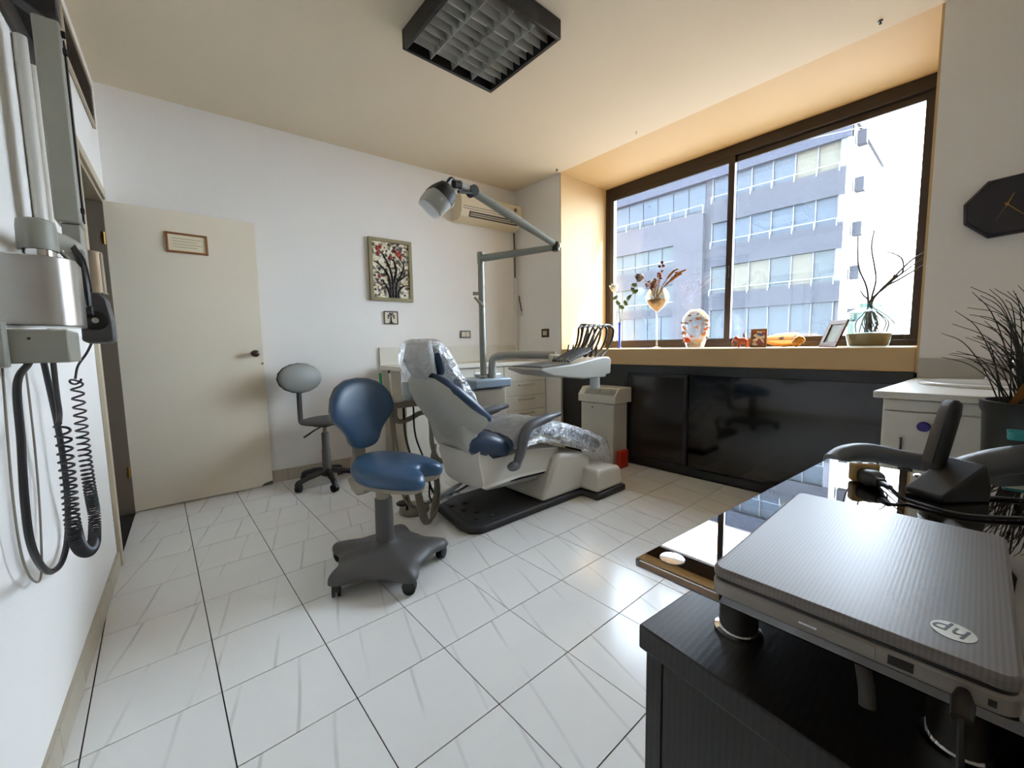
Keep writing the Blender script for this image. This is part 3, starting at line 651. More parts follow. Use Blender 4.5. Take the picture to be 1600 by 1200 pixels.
# ================================================================== stools
def caster(root, x, y, ang, zt=.06, mt='black_plastic'):
    M = Matrix.Translation((x, y, 0)) @ Matrix.Rotation(ang, 4, 'Z')
    for s in (-1, 1):
        B().lathe([(.010, s*.006), (.028, s*.007), (.031, s*.012), (.030, s*.018), (.010, s*.020)], (0, 0, .031), 16, 'y').xf(M).obj('caster_wheel', 'rubber', root)
    B().prism([(-.034, .034), (-.030, .052), (-.010, .066), (.014, .065), (.030, .050), (.033, .036), (.014, .040), (-.012, .040)], 'y', -.018, .018).xf(M).obj('caster_hood', mt, root, bevel=.003)
    B().lathe([(.007, .05), (.007, zt+.012)], (0, 0, 0), 8).xf(M).obj('caster_pin', 'chrome', root)
HC = V((1.07, .03, 0)); FD = math.atan2(-.80, .60); SO = .055
bs = thing('saddle_stool', 'blue vinyl saddle stool with backrest on dark grey five-lobed base', 'stool', HC)
M = Matrix.Translation(HC + V((.085, .02, 0))) @ Matrix.Rotation(FD, 4, 'Z')
M2 = Matrix.Translation(HC + V((.07, .03, 0))) @ Matrix.Rotation(math.atan2(-.955, .30), 4, 'Z')
angs = [math.radians(a) for a in (195, 267, 339, 51, 123)]
def lobe(a, inner, outer, sharp=4):
    d = max(math.cos(min(abs((a-q+math.pi) % (2*math.pi)-math.pi)*2.5, math.pi)) for q in angs); d = max(0, d)
    return inner + (outer-inner)*d**sharp
rings = []
for sc_, z, k in ((1, .068, 1), (1.0, .082, 1), (.97, .097, 1), (.80, .114, .8), (.58, .126, .45), (.36, .138, .15), (.2, .152, 0), (.17, .165, 0)):
    rings.append([HC + V((math.cos(a)*r, math.sin(a)*r, z)) for a in [2*math.pi*i/80 for i in range(80)] for r in [sc_*(.228 + k*(lobe(a, .228, .322, 5)-.228))]])
B().loft(rings).obj('base', 'stool_grey', bs, smooth=60)
for q in angs: caster(bs, HC.x + .285*math.cos(q), HC.y + .285*math.sin(q), q + .9)
B().lathe([(.048, .16), (.046, .20), (.043, .375), (.040, .38)], HC, 24).obj('column', 'stool_grey', bs)
B().lathe([(.036, .36), (.036, .44)], HC, 24).obj('gas_lift', 'stool_beige', bs)
def out2(sx=1, sy=1):
    half = [(-.215, 0), (-.21, .06), (-.19, .12), (-.15, .175), (-.09, .212), (-.02, .225), (.05, .218), (.11, .20), (.165, .178), (.20, .15), (.212, .118), (.205, .09), (.185, .068), (.155, .050), (.130, .030), (.122, 0)]
    o = half + [(x, -y) for x, y in reversed(half[1:-1])]
    return [(x*sx, y*sy) for x, y in o]
def sz(x, y): return .022*(-x/.2) + (.016 if x < -.1 else .0) * ((-x-.1)/.1) - .03*max(0, x-.06)*abs(y)/.12
rings = []
for s, z in ((.80, .462), (.93, .466), (1.0, .485), (1.01, .505), (.985, .525), (.92, .539), (.75, .546), (.45, .547), (.15, .545)):
    rings.append([M @ V((x, y, z + sz(x, y))) for x, y in [(a*s - .01*(1-s), c*s) for a, c in out2()]])
B().loft(rings).obj('seat', 'vinyl_blue', bs, smooth=70, sub=1)
rings = []
for s, z in ((.35, .425), (.6, .43), (.84, .445), (.93, .458), (.95, .475)):
    rings.append([M @ V((x, y, z + sz(x, y)*.9)) for x, y in [(a*s, c*s) for a, c in out2()]])
B().loft(rings).obj('seat_shell', 'stool_beige', bs, smooth=70)
B().prism([(-.25, .37), (-.285, .43), (-.20, .48), (-.06, .475), (-.03, .44), (-.09, .42), (-.15, .365), (-.21, .345)], 'y', -.075, .075).xf(M2).obj('tilt_housing', 'stool_beige', bs, bevel=.012, seg=3)
B().loft([[M2 @ V((x, y, z)) for x, y in ((xc-.008, -w), (xc+.008, -w), (xc+.008, w), (xc-.008, w))] for xc, z, w in ((-.20, .44, .045), (-.245, .47, .043), (-.262, .55, .04), (-.27, .70, .036))]).obj('back_stem', 'stool_beige', bs, bevel=.004)
bo = [(0, .19), (.075, .182), (.135, .152), (.175, .10), (.192, .035), (.182, -.015), (.135, -.062), (.10, -.105), (.088, -.15), (.062, -.183), (0, -.19)]
bo = bo + [(-y, z) for y, z in reversed(bo[1:-1])]
def brest(th, scs):
    return [[M2 @ V((-.262 + t + .9*(y*s)**2 - .10*(z*s), y*s*1.08, .787 + z*s*1.03)) for y, z in bo] for t, s in scs]
B().loft(brest(0, ((.012, .96), (.022, 1.0), (.04, 1.0), (.055, .95), (.064, .82), (.066, .5), (.066, .15)))).obj('backrest', 'vinyl_blue', bs, smooth=70, sub=1)
B().loft(brest(0, ((-.008, .3), (-.006, .8), (.004, .95), (.02, .99)))).obj('back_shell', 'stool_beige', bs, smooth=70)
# grey task chair near the back wall
GC = V((1.27, 1.64, 0))
gs = thing('task_chair', 'small grey armless task chair standing by the back wall', 'chair', GC)
G = Matrix.Translation(GC) @ Matrix.Rotation(math.radians(-52), 4, 'Z')
GB = Matrix.Translation((1.15, 1.80, 0)) @ Matrix.Rotation(math.radians(-76), 4, 'Z')
for k in range(5):
    a = math.radians(-95 + 72*k); e = GC + V((.245*math.cos(a), .245*math.sin(a), 0))
    B().tube(spline([GC + V((.03*math.cos(a), .03*math.sin(a), .12)), GC + V((.13*math.cos(a), .13*math.sin(a), .105)), e + V((0, 0, .075)), e + V((.012*math.cos(a), .012*math.sin(a), .055))], 4), [.026]*5 + [.022]*4 + [.018]*4, 8).obj('base_arm', 'black_plastic', gs)
    caster(gs, e.x, e.y, a + .6)
B().lathe([(.045, .08), (.045, .13), (.036, .15), (.034, .30), (.030, .305), (.029, .44), (.026, .445)], GC, 18).obj('column', 'stool_grey', gs)
B().lathe([(.016, .44), (.016, .50), (.03, .505), (.03, .52)], GC, 14).obj('gas_lift', 'stool_beige', gs)
B().ell((0, 0, 0), 1, 1, 1, 28, 10).xf(G @ Matrix.Translation((.03, 0, .548)) @ Matrix.Diagonal((.215, .205, .032, 1))).obj('seat', 'seat_dark', gs)
B().box(-.06, .06, -.06, .06, .50, .525).xf(G).obj('seat_plate', 'dark_metal', gs, bevel=.004)
B().tube([G @ V((0, -.05, .50)), G @ V((0, -.12, .49)), G @ V((-.01, -.24, .455))], [.006, .006, .009], 8).obj('lever', 'black_plastic', gs)
q0, q1 = G @ V((-.08, 0, .512)), GB @ V((-.03, 0, .512))
B().tube(spline([q0, q0.lerp(q1, .6), q1 + V((0, 0, .008)), GB @ V((-.045, 0, .56)), GB @ V((-.045, 0, .70)), GB @ V((-.04, 0, .88))], 5), .020, 8).obj('back_bar', 'stool_grey', gs)
B().ell((0, 0, 0), 1, 1, 1, 32, 12).xf(GB @ Matrix.Translation((0, 0, .90)) @ Matrix.Rotation(math.radians(-6), 4, 'Y') @ Matrix.Diagonal((.036, .185, .122, 1))).obj('backrest', 'vinyl_grey', gs)
B().ell((0, 0, 0), 1, 1, 1, 32, 8).xf(GB @ Matrix.Translation((-.014, 0, .90)) @ Matrix.Rotation(math.radians(-6), 4, 'Y') @ Matrix.Diagonal((.03, .19, .127, 1))).obj('back_shell', 'black_plastic', gs)

# ================================================================== dental chair
dc = thing('dental_chair', 'reclined dental patient chair with blue vinyl cushions and cream shell', 'dental chair', (2.3, .27, 0))
CY0, CY1 = .02, .52
B().prism([(1.585, .12), (1.60, .04), (1.67, -.012), (2.60, -.012), (2.60, -.166), (2.955, -.166), (2.955, .56), (1.82, .56), (1.64, .48)], 'z', 0, .048).obj('floor_plate', 'charcoal', dc, bevel=.014, seg=3)
B().prism([(1.63, .12), (1.65, .06), (1.70, .03), (1.86, .03), (1.86, .50), (1.69, .46)], 'z', .048, .053).obj('pedal_mat', 'charcoal', dc, bevel=.002)
for (x, y) in ((1.70, .10), (1.76, .18), (1.72, .27), (1.80, .08), (1.79, .36), (1.70, .38)): B().ell((x, y, .054), .022, .018, .010, 10, 5).obj('pedal_button', 'rubber', dc)
B().prism([(2.20, .05), (2.23, .12), (2.345, .345), (2.40, .362), (2.72, .30), (2.74, .048), (2.3, .048)], 'y', .0, .54).obj('base_cover', 'enamel', dc, bevel=.03, seg=4)
B().hexa([(2.61, -.155, .048), (2.945, -.155, .048), (2.945, .55, .048), (2.61, .55, .048), (2.63, -.14, .215), (2.925, -.14, .195), (2.925, .54, .195), (2.63, .54, .215)]).obj('foot_cover', 'enamel', dc, bevel=.03, seg=4)
rings = []
for y, d, i in ((.06, .0, .02), (.045, .0, 0), (.045, .0, 0), (.11, -.045, 0), (.19, -.08, 0), (.27, -.092, 0), (.35, -.08, 0), (.43, -.045, 0), (.495, .0, 0), (.495, 0, 0), (.48, 0, .02)):
    rings.append([V((x, y, z)) for x, z in ((1.70+d+i, .50), (1.685+d+i, .455), (1.70+d*.8+i, .37), (1.725+d*.5+i, .255+i*.3), (1.76, .248+i*.5), (2.02, .262+i*.5), (2.28, .25+i*.5), (2.40-i, .34), (2.40-i, .40), (2.06, .445-i*.5), (1.95, .43-i*.3), (1.80, .43-i*.3), (1.74, .49-i*.3))])
B().loft(rings).obj('seat_shell', 'enamel', dc, bevel=.010, seg=3, smooth=35)
B().prism([(1.77, .235), (2.30, .215), (2.30, .17), (1.80, .205)], 'y', .12, .42).obj('lift_arm', 'enamel_grey', dc, bevel=.01)
B().prism([(1.95, .262), (2.34, .25), (2.34, .225), (1.97, .238)], 'y', .07, .47).obj('seal_strip', 'rubber', dc)
B().lathe([(.010, .044), (.010, .038)], (1.715, 0, .272), 12, 'y').obj('bolt', 'chrome', dc)
rings = []
for (x, z, d, hw, al) in ((1.43, .968, .03, .11, 50), (1.445, .958, .06, .155, 48), (1.485, .92, .10, .195, 46), (1.55, .868, .14, .22, 42), (1.66, .775, .18, .235, 40), (1.745, .705, .19, .24, 40), (1.775, .68, .17, .235, 40)):
    bn = V((-math.sin(math.radians(al)), 0, -math.cos(math.radians(al)))); c = V((x, .27, z))
    rings.append([c + V((0, hw*u, 0)) for u in (-1, -.5, 0, .5)] + [c + V((0, hw*math.cos(t), 0)) + bn*d*math.sin(t)**.8 for t in [math.pi*k/14 for k in range(15)]])
B().loft(rings).obj('back_shell', 'enamel_grey', dc, bevel=.008, smooth=50)
B().prism([(1.58, .68), (1.61, .56), (1.655, .47), (1.70, .45), (1.72, .50), (1.715, .62), (1.73, .70)], 'y', .07, .47).obj('hip_joint', 'enamel_grey', dc, bevel=.03, seg=3)
def slab(path, nm, mt, root, cy=.27, r=.5, n=5, smooth=60, edge=True):
    """upholstered pad along an x-z path: (x, z, width, thickness)"""
    P = [V((p[0], 0, p[1])) for p in path]; rings = []
    def ring(i, s, off=0):
        t = (P[min(i+1, len(P)-1)] - P[max(i-1, 0)]).normalized(); nrm = V((-t.z, 0, t.x)); nrm = nrm if nrm.z > 0 else -nrm
        w, h = path[i][2]*(s*.15+.85), path[i][3]*s
        return [P[i] + t*off + V((0, cy + y, 0)) + nrm*z for y, z in rrect(w, h, min(w, h)*.48*r*2 if r <= .5 else h*.49, n)]
    h0, h1 = path[0][3], path[-1][3]
    rings.append(ring(0, .35, -h0*.42)); rings.append(ring(0, .75, -h0*.30))
    for i in range(len(path)): rings.append(ring(i, 1))
    rings.append(ring(len(path)-1, .75, h1*.30)); rings.append(ring(len(path)-1, .35, h1*.42))
    return B().loft(rings).obj(nm, mt, root, smooth=smooth)
slab([(1.455, .968, .28, .045), (1.49, .935, .38, .06), (1.55, .882, .45, .07), (1.66, .79, .49, .07), (1.775, .69, .48, .06)], 'back_cushion', 'vinyl_navy', dc)
slab([(1.70, .53, .46, .14), (1.76, .528, .49, .165), (1.84, .505, .49, .15), (1.90, .475, .49, .12)], 'seat_cushion', 'vinyl_navy', dc)
slab([(1.93, .475, .46, .085), (2.05, .515, .45, .09), (2.2, .545, .44, .09), (2.36, .535, .43, .09), (2.6, .465, .42, .09), (2.80, .385, .41, .085), (2.93, .32, .40, .08)], 'leg_cushion', 'vinyl_blue', dc)
slab([(2.02, .46, .40, .035), (2.2, .49, .40, .035), (2.36, .48, .39, .035), (2.6, .41, .38, .035), (2.90, .275, .36, .035)], 'leg_frame', 'enamel_grey', dc)
slab([(1.455, 1.0, .22, .11), (1.43, 1.07, .25, .14), (1.43, 1.125, .22, .11)], 'headrest_shell', 'enamel_grey', dc)
slab([(1.525, .995, .22, .05), (1.51, 1.06, .25, .055), (1.495, 1.12, .22, .045)], 'headrest_cushion', 'vinyl_navy', dc)
B().box(1.44, 1.47, .24, .30, .92, 1.0).obj('headrest_bar', 'chrome', dc)
for sy, nm in ((-.012, 'armrest'), (.552, 'armrest')):
    ap = spline([(1.945, sy, .375), (1.985, sy, .45), (2.015, sy, .54), (2.06, sy, .605), (2.18, sy, .635), (2.36, sy, .66)], 5)
    B().tube(ap, [.027 + .009*math.sin(math.pi*k/(len(ap)-1)) - (.010 if k > len(ap)-4 else 0) for k in range(len(ap))], 10).obj(nm, 'arm_pad', dc)
    B().ell((1.925, sy + (.0 if sy < 0 else 0), .372), .055, .03, .032, 14, 8).obj('arm_pivot', 'arm_pad', dc)
# plastic covers
def sheet(path, nm, lab, mt, w, drop, cy=.27, amp=.008, seed=1):
    """loose film draped across a pad: path of x-z points, hanging down both sides"""
    P = [V((p[0], 0, p[1])) for p in path]; P = spline(P, 6); rows = []
    n = 26
    for i, p in enumerate(P):
        row = []
        for k in range(n+1):
            u = 2*k/n-1; y = u*(w/2 + .0)
            fall = drop[0] + (drop[1]-drop[0])*i/(len(P)-1)
            a = abs(u); yy = cy + math.copysign(min(a/.62, 1)*w/2, u) if a < .62 else cy + math.copysign(w/2 + .035*(a-.62)/.38, u)
            zz = p.z - (0 if a < .62 else fall*(a-.62)/.38) - (.012*(a/.62)**6 if a < .62 else .012)
            nz = noise.noise(V((p.x*16+seed, yy*14, zz*12))); nz2 = noise.noise(V((p.x*38, yy*30+seed, zz*30)))
            side = 1 if a >= .62 else 0
            row.append(V((p.x + amp*nz2, yy + side*math.copysign(amp*1.6*(nz+.3), u), zz + (1-side)*amp*abs(nz)*1.2)))
        rows.append(row)
    o = B().loft(rows, caps=False, closed=False).obj(nm, mt, smooth=80)
    return tag(o, lab, 'plastic cover', 'clear plastic covers on the dental chair')
sheet([(1.93, .56), (2.05, .585), (2.2, .61), (2.36, .60), (2.6, .53), (2.80, .452), (2.96, .375), (3.02, .30)], 'plastic_cover', 'crinkled clear plastic film draped over the leg rest of the dental chair', 'film', .48, (.07, .24), amp=.014, seed=4)
# bag over the headrest, running down onto the backrest
rings = []
for (x, z, rx, ry, tilt) in ((1.30, .975, .07, .13, 0), (1.305, 1.05, .085, .155, 0), (1.325, 1.13, .085, .155, 0), (1.36, 1.175, .085, .145, 0), (1.42, 1.195, .085, .13, 0), (1.455, 1.20, .03, .06, 0)):
    pass
prof = [(1.405, .955), (1.368, 1.03), (1.366, 1.10), (1.385, 1.15), (1.42, 1.185), (1.48, 1.18), (1.54, 1.12), (1.59, 1.03), (1.645, .945), (1.70, .865), (1.735, .80)]
rows = []
Pp = spline([V((x, 0, z)) for x, z in prof], 5)
for i, p in enumerate(Pp):
    row = []; f = i/(len(Pp)-1); w = .135 + .02*math.sin(math.pi*f) + .06*f
    for k in range(21):
        u = 2*k/20-1; a = abs(u); inward = V((1.46, 0, 1.04)) if f < .7 else V((1.62, 0, .80))
        q = p + (inward-p)*(max(0, a-.6)/.4)**1.5*.55
        nz = noise.noise(V((q.x*20, u*5, q.z*20)))
        row.append(V((q.x + .006*nz, .27 + math.copysign(min(1, a*1.35)*w, u), q.z + .006*nz)))
    rows.append(row)
tag(B().loft(rows, caps=False, closed=False).obj('plastic_cover', 'film', smooth=80), 'clear plastic bag pulled over the headrest and upper back of the dental chair', 'plastic cover', 'clear plastic covers on the dental chair')

# ================================================================== dental unit with delivery tray
du = thing('dental_unit', 'dental unit column with delivery tray, hoses and assistant arm behind the chair', 'dental unit', (2.3, .78, 0))
B().box(2.14, 2.46, .68, .96, 0, .79).obj('column_body', 'enamel', du, bevel=.02, seg=3)
B().box(2.12, 2.50, .655, .98, .80, .875).obj('unit_top', 'blue_plastic', du, bevel=.015, seg=3)
B().box(2.15, 2.44, .676, .68, .66, .78).obj('front_panel', 'beige_lam', du)
B().lathe([(.10, .875), (.12, .90), (.115, .91), (.09, .885), (.02, .88)], (2.40, .86, 0), 24).obj('spittoon_bowl', 'porcelain', du)
B().tube(spline([(2.36, .74, .84), (2.36, .74, .98), (2.375, .72, 1.045), (2.43, .64, 1.065), (2.52, .50, 1.065), (2.66, .30, 1.06)], 6), .033, 12).obj('delivery_arm', 'enamel_grey', du)
B().lathe([(.04, .93), (.045, 1.06), (.03, 1.07)], (2.62, .28, 0), 18).obj('arm_joint', 'enamel', du)
tr = B().prism([(2.16, .972), (2.30, .925), (2.62, .885), (2.89, .885), (2.895, .905), (2.95, .91), (2.96, 1.02), (2.93, 1.04), (2.86, 1.045), (2.5, 1.0), (2.18, .985)], 'y', -.02, .32).obj('delivery_tray', 'enamel_grey', du, bevel=.012, seg=3)
B().prism([(2.20, .989), (2.5, 1.004), (2.50, 1.010), (2.20, .995)], 'y', .0, .30).obj('tray_mat', 'stool_grey', du)
B().lathe([(.034, .80), (.038, .81), (.038, .895)], (2.80, .02, 0), 20).obj('cup', 'cup_plastic', du)
random.seed(5)
for k in range(6):
    y = -.005 + k*.048; x0 = 2.46 + k*.02
    top = V((2.985 - .014*k, y + .02, 1.287 + .003*k))
    B().tube(spline([(x0, y, 1.02), (x0+.13, y, 1.065), (x0+.26, y, 1.12), (2.80 + .012*k, y, 1.21), (2.87, y, 1.275), (2.93, y+.01, 1.29), top], 6), .009, 7).obj('instrument_arm', 'hose_dark', du)
    B().tube(spline([top, (3.035 - .02*k, y+.02, 1.25), (3.01 - .02*k, y+.02, 1.17), (2.94 - .016*k, y+.02, 1.09), (2.86 - .01*k, y+.01, 1.045)], 6), .009, 7).obj('instrument_hose', 'hose_dark', du)
    B().tube([(x0+.02, y, 1.03), (x0+.20, y, 1.075), (x0+.26, y, 1.095)], [.007, .011, .006], 8).obj('handpiece', 'chrome' if k % 2 else 'black_plastic', du)
    for q in range(2): B().tube([(2.72+.05*q, y, 1.045), (2.745+.05*q, y, 1.14 - .02*q)], .006, 6).obj('holder_pin', 'hose_dark', du)
B().tube([V((3.0, .01, 1.285)), V((2.94, .27, 1.305))], .009, 7).obj('hose_bar', 'hose_dark', du)
# assistant side
B().prism([(1.32, .775), (1.34, .76), (1.54, .76), (1.565, .78), (1.565, .80), (1.32, .80)], 'y', .44, .56).obj('assistant_tray', 'hose_grey', du, bevel=.008)
B().tube(spline([(1.37, .50, .77), (1.37, .50, .70), (1.40, .50, .665), (1.48, .51, .675), (1.56, .52, .70), (1.625, .53, .685), (1.65, .54, .60), (1.66, .55, .45), (1.75, .6, .32), (2.0, .72, .30), (2.15, .75, .30)], 7), .017, 10).obj('swing_arm', 'hose_grey', du)
gsx = spline([(1.315, .5, .90), (1.31, .5, .86), (1.325, .5, .80), (1.335, .5, .78)], 4)
B().tube(spline([(1.285, .5, .985), (1.287, .5, .93), (1.30, .5, .85), (1.325, .5, .79)], 5), .010, 8).obj('suction_tip', 'green_plastic', du, label='green suction tip')
B().tube([(1.345, .5, .985), (1.352, .5, .90), (1.365, .5, .80)], [.006, .005, .010], 8).obj('syringe', 'white_lam', du)
B().ell((1.344, .5, .99), .009, .009, .012, 8, 5).obj('syringe_cap', 'clock_navy', du)
B().lathe([(.030, .80), (.034, .88), (.036, .92)], (1.465, .50, 0), 16).obj('cup', 'cup_plastic', du)
for k, (x, mt) in enumerate(((1.34, 'hose_grey'), (1.36, 'hose_grey'), (1.43, 'hose_dark'), (1.50, 'cable_black'))):
    B().tube(spline([(x, .5, .765), (x+.004, .49, .55), (x+.02+.02*k, .47, .30), (x+.10, .50, .10), (x+.28, .62, .03), (2.12, .78, .06)], 6), .008 if k < 3 else .006, 7).obj('hose', mt, du)
for k in range(3):
    B().tube(spline([(1.42+.015*k, .40, .40), (1.425+.015*k, .36, .20), (1.44+.015*k, .32, .05), (1.50, .33, .022+.004*k), (1.58+.02*k, .44, .05), (1.645+.012*k, .50, .18), (1.64+.012*k, .53, .36), (1.70, .58, .45)], 7), .011, 8).obj('hose', 'hose_grey', du)
B().tube(spline([(1.62, .60, .30), (1.72, .64, .06), (1.9, .68, .014), (2.13, .76, .02)], 6), .008, 7).obj('hose', 'cable_black', du)
# plastic bag over the assistant cup
tag(B().lathe([(.02, .805), (.048, .83), (.052, .90), (.046, .95), (.050, .985), (.02, .995)], (1.475, .50, 0), 18).obj('plastic_bag', 'film_bag'), 'thin clear plastic bag over the cup on the assistant tray', 'plastic bag')
# foot control
fc = thing('foot_control', 'round grey foot pedal with black arch handle on the floor', 'foot pedal', (1.54, .62, 0))
FC = (1.53, .60, 0)
B().lathe([(.10, .002), (.105, .01), (.10, .04), (.07, .052), (.02, .055)], FC, 26).obj('pedal_base', 'hose_grey', fc)
B().lathe([(.045, .05), (.048, .06), (.035, .068)], (1.475, .66, 0), 18).obj('pedal_disc', 'black_plastic', fc)
B().tube(spline([(1.455, .56, .04), (1.455, .56, .13), (1.48, .57, .165), (1.535, .59, .165), (1.575, .60, .13), (1.58, .60, .04)], 5), .009, 8).obj('arch_handle', 'rubber', fc)
# paper sheet on the floor behind the chair
pb = B()
rows = [[V((1.72 + .035*i, .62 + .05*k, .004 + .035*abs(noise.noise(V((i*.7, k*.9, 3)))))) for k in range(7)] for i in range(8)]
tag(pb.loft(rows, caps=False, closed=False).obj('crumpled_sheet', 'film_bag', smooth=0), 'crumpled white plastic sheet on the floor behind the dental chair', 'plastic sheet')

# ================================================================== dental lamp
dl = thing('dental_lamp', 'grey dental operating lamp on a tall post with folded arm', 'dental lamp', (2.28, .76, .876))
B().lathe([(.035, .876), (.035, .89), (.026, .90), (.025, 1.87)], (2.28, .76, 0), 18).obj('post', 'arm_grey', dl)
B().lathe([(.028, 1.80), (.03, 1.885), (.026, 1.895)], (2.28, .76, 0), 18).obj('post_cap', 'arm_grey', dl)
B().tube([(2.262, .765, 1.565), (2.215, .785, 1.565)], [.012, .016], 10).obj('clamp_knob', 'stool_beige', dl)
B().tube([(2.275, .735, 1.455), (2.25, .745, 1.49), (2.215, .77, 1.535)], [.016, .014, .009], 8).obj('clamp_lever', 'stool_beige', dl)
E1 = V((2.575, .215, 1.872)); E0 = V((2.28, .76, 1.845)); E2 = V((1.87, .29, 2.14))
B().tube([E0, E0.lerp(E1, .5), E1], [.030, .027, .023], 12).obj('horizontal_arm', 'arm_grey', dl)
B().lathe([(.028, 1.845), (.030, 1.85), (.030, 1.905), (.026, 1.91)], (E1.x, E1.y, 0), 16).obj('elbow', 'dark_metal', dl)
B().ell(E1 + V((.012, -.012, .012)), .026, .026, .026, 12, 6).obj('elbow_cap', 'chrome', dl)
B().tube([E1 + V((0, 0, .02)), E1.lerp(E2, .5) + V((0, 0, .01)), E2], [.022, .030, .027], 12).obj('spring_arm', 'arm_grey', dl)
B().lathe([(.034, -.03), (.034, .03)], tuple(E2), 18, 'y').obj('arm_knuckle', 'rubber', dl)
B().tube([E2, E2 + V((-.11, -.01, .012))], .022, 10).obj('fork_stub', 'enamel_grey', dl)
B().tube([E2 + V((-.10, -.01, .012)), E2 + V((-.15, -.01, .005))], .026, 10).obj('fork_collar', 'rubber', dl)
B().tube(spline([E2 + V((-.13, -.01, .01)), E2 + V((-.17, -.02, .03)), E2 + V((-.20, -.02, .0)), E2 + V((-.235, -.02, -.05))], 5), .012, 8).obj('fork', 'dark_metal', dl)
B().tube(spline([E2 + V((-.12, -.01, -.01)), E2 + V((-.17, -.01, -.05)), E2 + V((-.16, -.01, -.12)), E2 + V((-.20, -.01, -.15))], 5), .008, 8).obj('fork_arm', 'enamel_grey', dl)
B().tube([E2 + V((-.01, -.02, -.02)), E2 + V((-.13, -.03, -.04))], .010, 8).obj('side_handle', 'rubber', dl)
LC = V((1.60, .27, 2.03)); LM = Matrix.Translation(LC) @ Matrix.Rotation(math.radians(38), 4, 'Y') @ Matrix.Rotation(math.radians(14), 4, 'X') @ Matrix.Scale(.86, 4)
hr = []
for z, w, d in ((-.10, .13, .15), (-.095, .19, .22), (-.06, .215, .25), (0, .22, .255), (.05, .20, .235), (.085, .165, .19), (.10, .10, .12)):
    hr.append([LM @ V((x, y, z)) for x, y in rrect(w*.78, d, min(w*.78, d)*.40, 5)])
B().loft(hr).obj('lamp_head', 'enamel_grey', dl, smooth=50)
hr = []
for z, w, d in ((.0, .224, .259), (.05, .206, .241), (.088, .174, .20), (.108, .11, .13)):
    hr.append([LM @ V((x, y, z)) for x, y in rrect(w*.78, d, min(w*.78, d)*.40, 5)])
B().loft(hr).obj('head_band', 'rubber', dl, smooth=50)
B().prism([(-.03, -.06), (.03, -.06), (.03, .0), (-.03, .0)], 'z', .109, .112).xf(LM).obj('label_plate', 'enamel', dl)
B().box(-.012, .012, .03, .05, .108, .118).xf(LM).obj('lamp_switch', 'chrome', dl)
B().loft([[LM @ V((x, y, z)) for x, y in rrect(.155, .19, .06, 5)] for z in (-.104, -.1005)]).obj('lens', 'clear_glass', dl)

# ================================================================== things on the sill
S0 = ZS + .001
bv = thing('bud_vase', 'slim cobalt blue bud vase with a pale and a dark rose on the sill', 'vase', (4.15, .713, S0))
B().lathe([(.020, 0), (.022, .006), (.013, .02), (.012, .20), (.015, .285)], (4.15, .713, S0), 16).obj('blue_body', 'cobalt', bv)
B().lathe([(.015, .285), (.017, .36), (.021, .385)], (4.15, .713, S0), 16, caps=False).obj('clear_neck', 'clear_glass', bv)
B().tube(spline([(4.15, .713, S0+.2), (4.15, .72, S0+.42), (4.15, .75, S0+.55), (4.15, .77, S0+.63)], 5), .004, 6).obj('stem', 'leaf_green', bv)
B().tube(spline([(4.15, .712, S0+.2), (4.15, .67, S0+.44), (4.15, .58, S0+.54), (4.15, .51, S0+.68), (4.15, .49, S0+.74)], 5), .004, 6).obj('stem', 'leaf_green', bv)
def rose(c, r, mt, root):
    for k in range(9):
        a = k*2.4; q = r*(.25 + .07*k)
        B().ell((0, 0, 0), .55*r, .18*r, .75*r, 8, 5).xf(Matrix.Translation(V(c) + V((.55*q*math.cos(a), .55*q*math.sin(a), .12*r - .03*k*r))) @ Matrix.Rotation(a + 1.57, 4, 'Z') @ Matrix.Rotation(math.radians(18+3*k), 4, 'X')).obj('petal', mt, root)
rose((4.15, .79, S0+.665), .066, 'rose_white', bv); rose((4.15, .475, S0+.735), .062, 'rose_dark', bv)
for (y, z, a) in ((.74, .50, .6), (.775, .56, -.5), (.69, .45, .4), (.60, .545, -.7), (.55, .62, .8), (.52, .60, -.4), (.64, .49, .9), (.535, .67, .2)):
    B().ell((0, 0, 0), .007, .038, .022, 8, 5).xf(Matrix.Translation((4.15, y, S0+z)) @ Matrix.Rotation(a, 4, 'X')).obj('leaf', 'leaf_green', bv)
gb = thing('stemmed_glass', 'tall stemmed glass with sand and dried flowers on the sill', 'glass', (4.05, .21, S0))
B().lathe([(.055, 0), (.054, .004), (.012, .014), (.007, .03), (.007, .34), (.014, .365)], (4.05, .21, S0), 20).obj('stem', 'clear_glass', gb)
B().lathe([(.014, .365), (.07, .41), (.108, .47), (.113, .505), (.10, .55), (.078, .585)], (4.05, .21, S0), 24, caps=False).obj('bowl', 'smoked_clear', gb)
B().lathe([(.012, .368), (.065, .412), (.100, .468), (.101, .478), (.01, .482)], (4.05, .21, S0), 24).obj('sand', 'sand_fill', gb)
random.seed(11)
for k in range(14):
    a = random.uniform(-.9, .9); L_ = random.uniform(.18, .34)
    y1 = .21 - math.sin(a)*L_*.75 - .03; x1 = 4.05 + random.uniform(-.06, .06); z1 = S0 + .47 + L_*math.cos(a*.8)
    B().tube(spline([(4.05, .21 + random.uniform(-.04, .04), S0+.48), (4.05, (.21+y1)/2 + .01, S0+.47+(z1-S0-.47)*.55), (x1, y1, z1)], 4), .003, 5).obj('dried_stem', 'dried_ochre', gb)
    for q in range(3):
        B().ell((x1 + random.uniform(-.012, .012), y1 + random.uniform(-.02, .02), z1 - q*.022), .012, .016, .011, 7, 4).obj('dried_flower', 'dried_red' if (k in (2, 7)) else 'dried_ochre', gb)
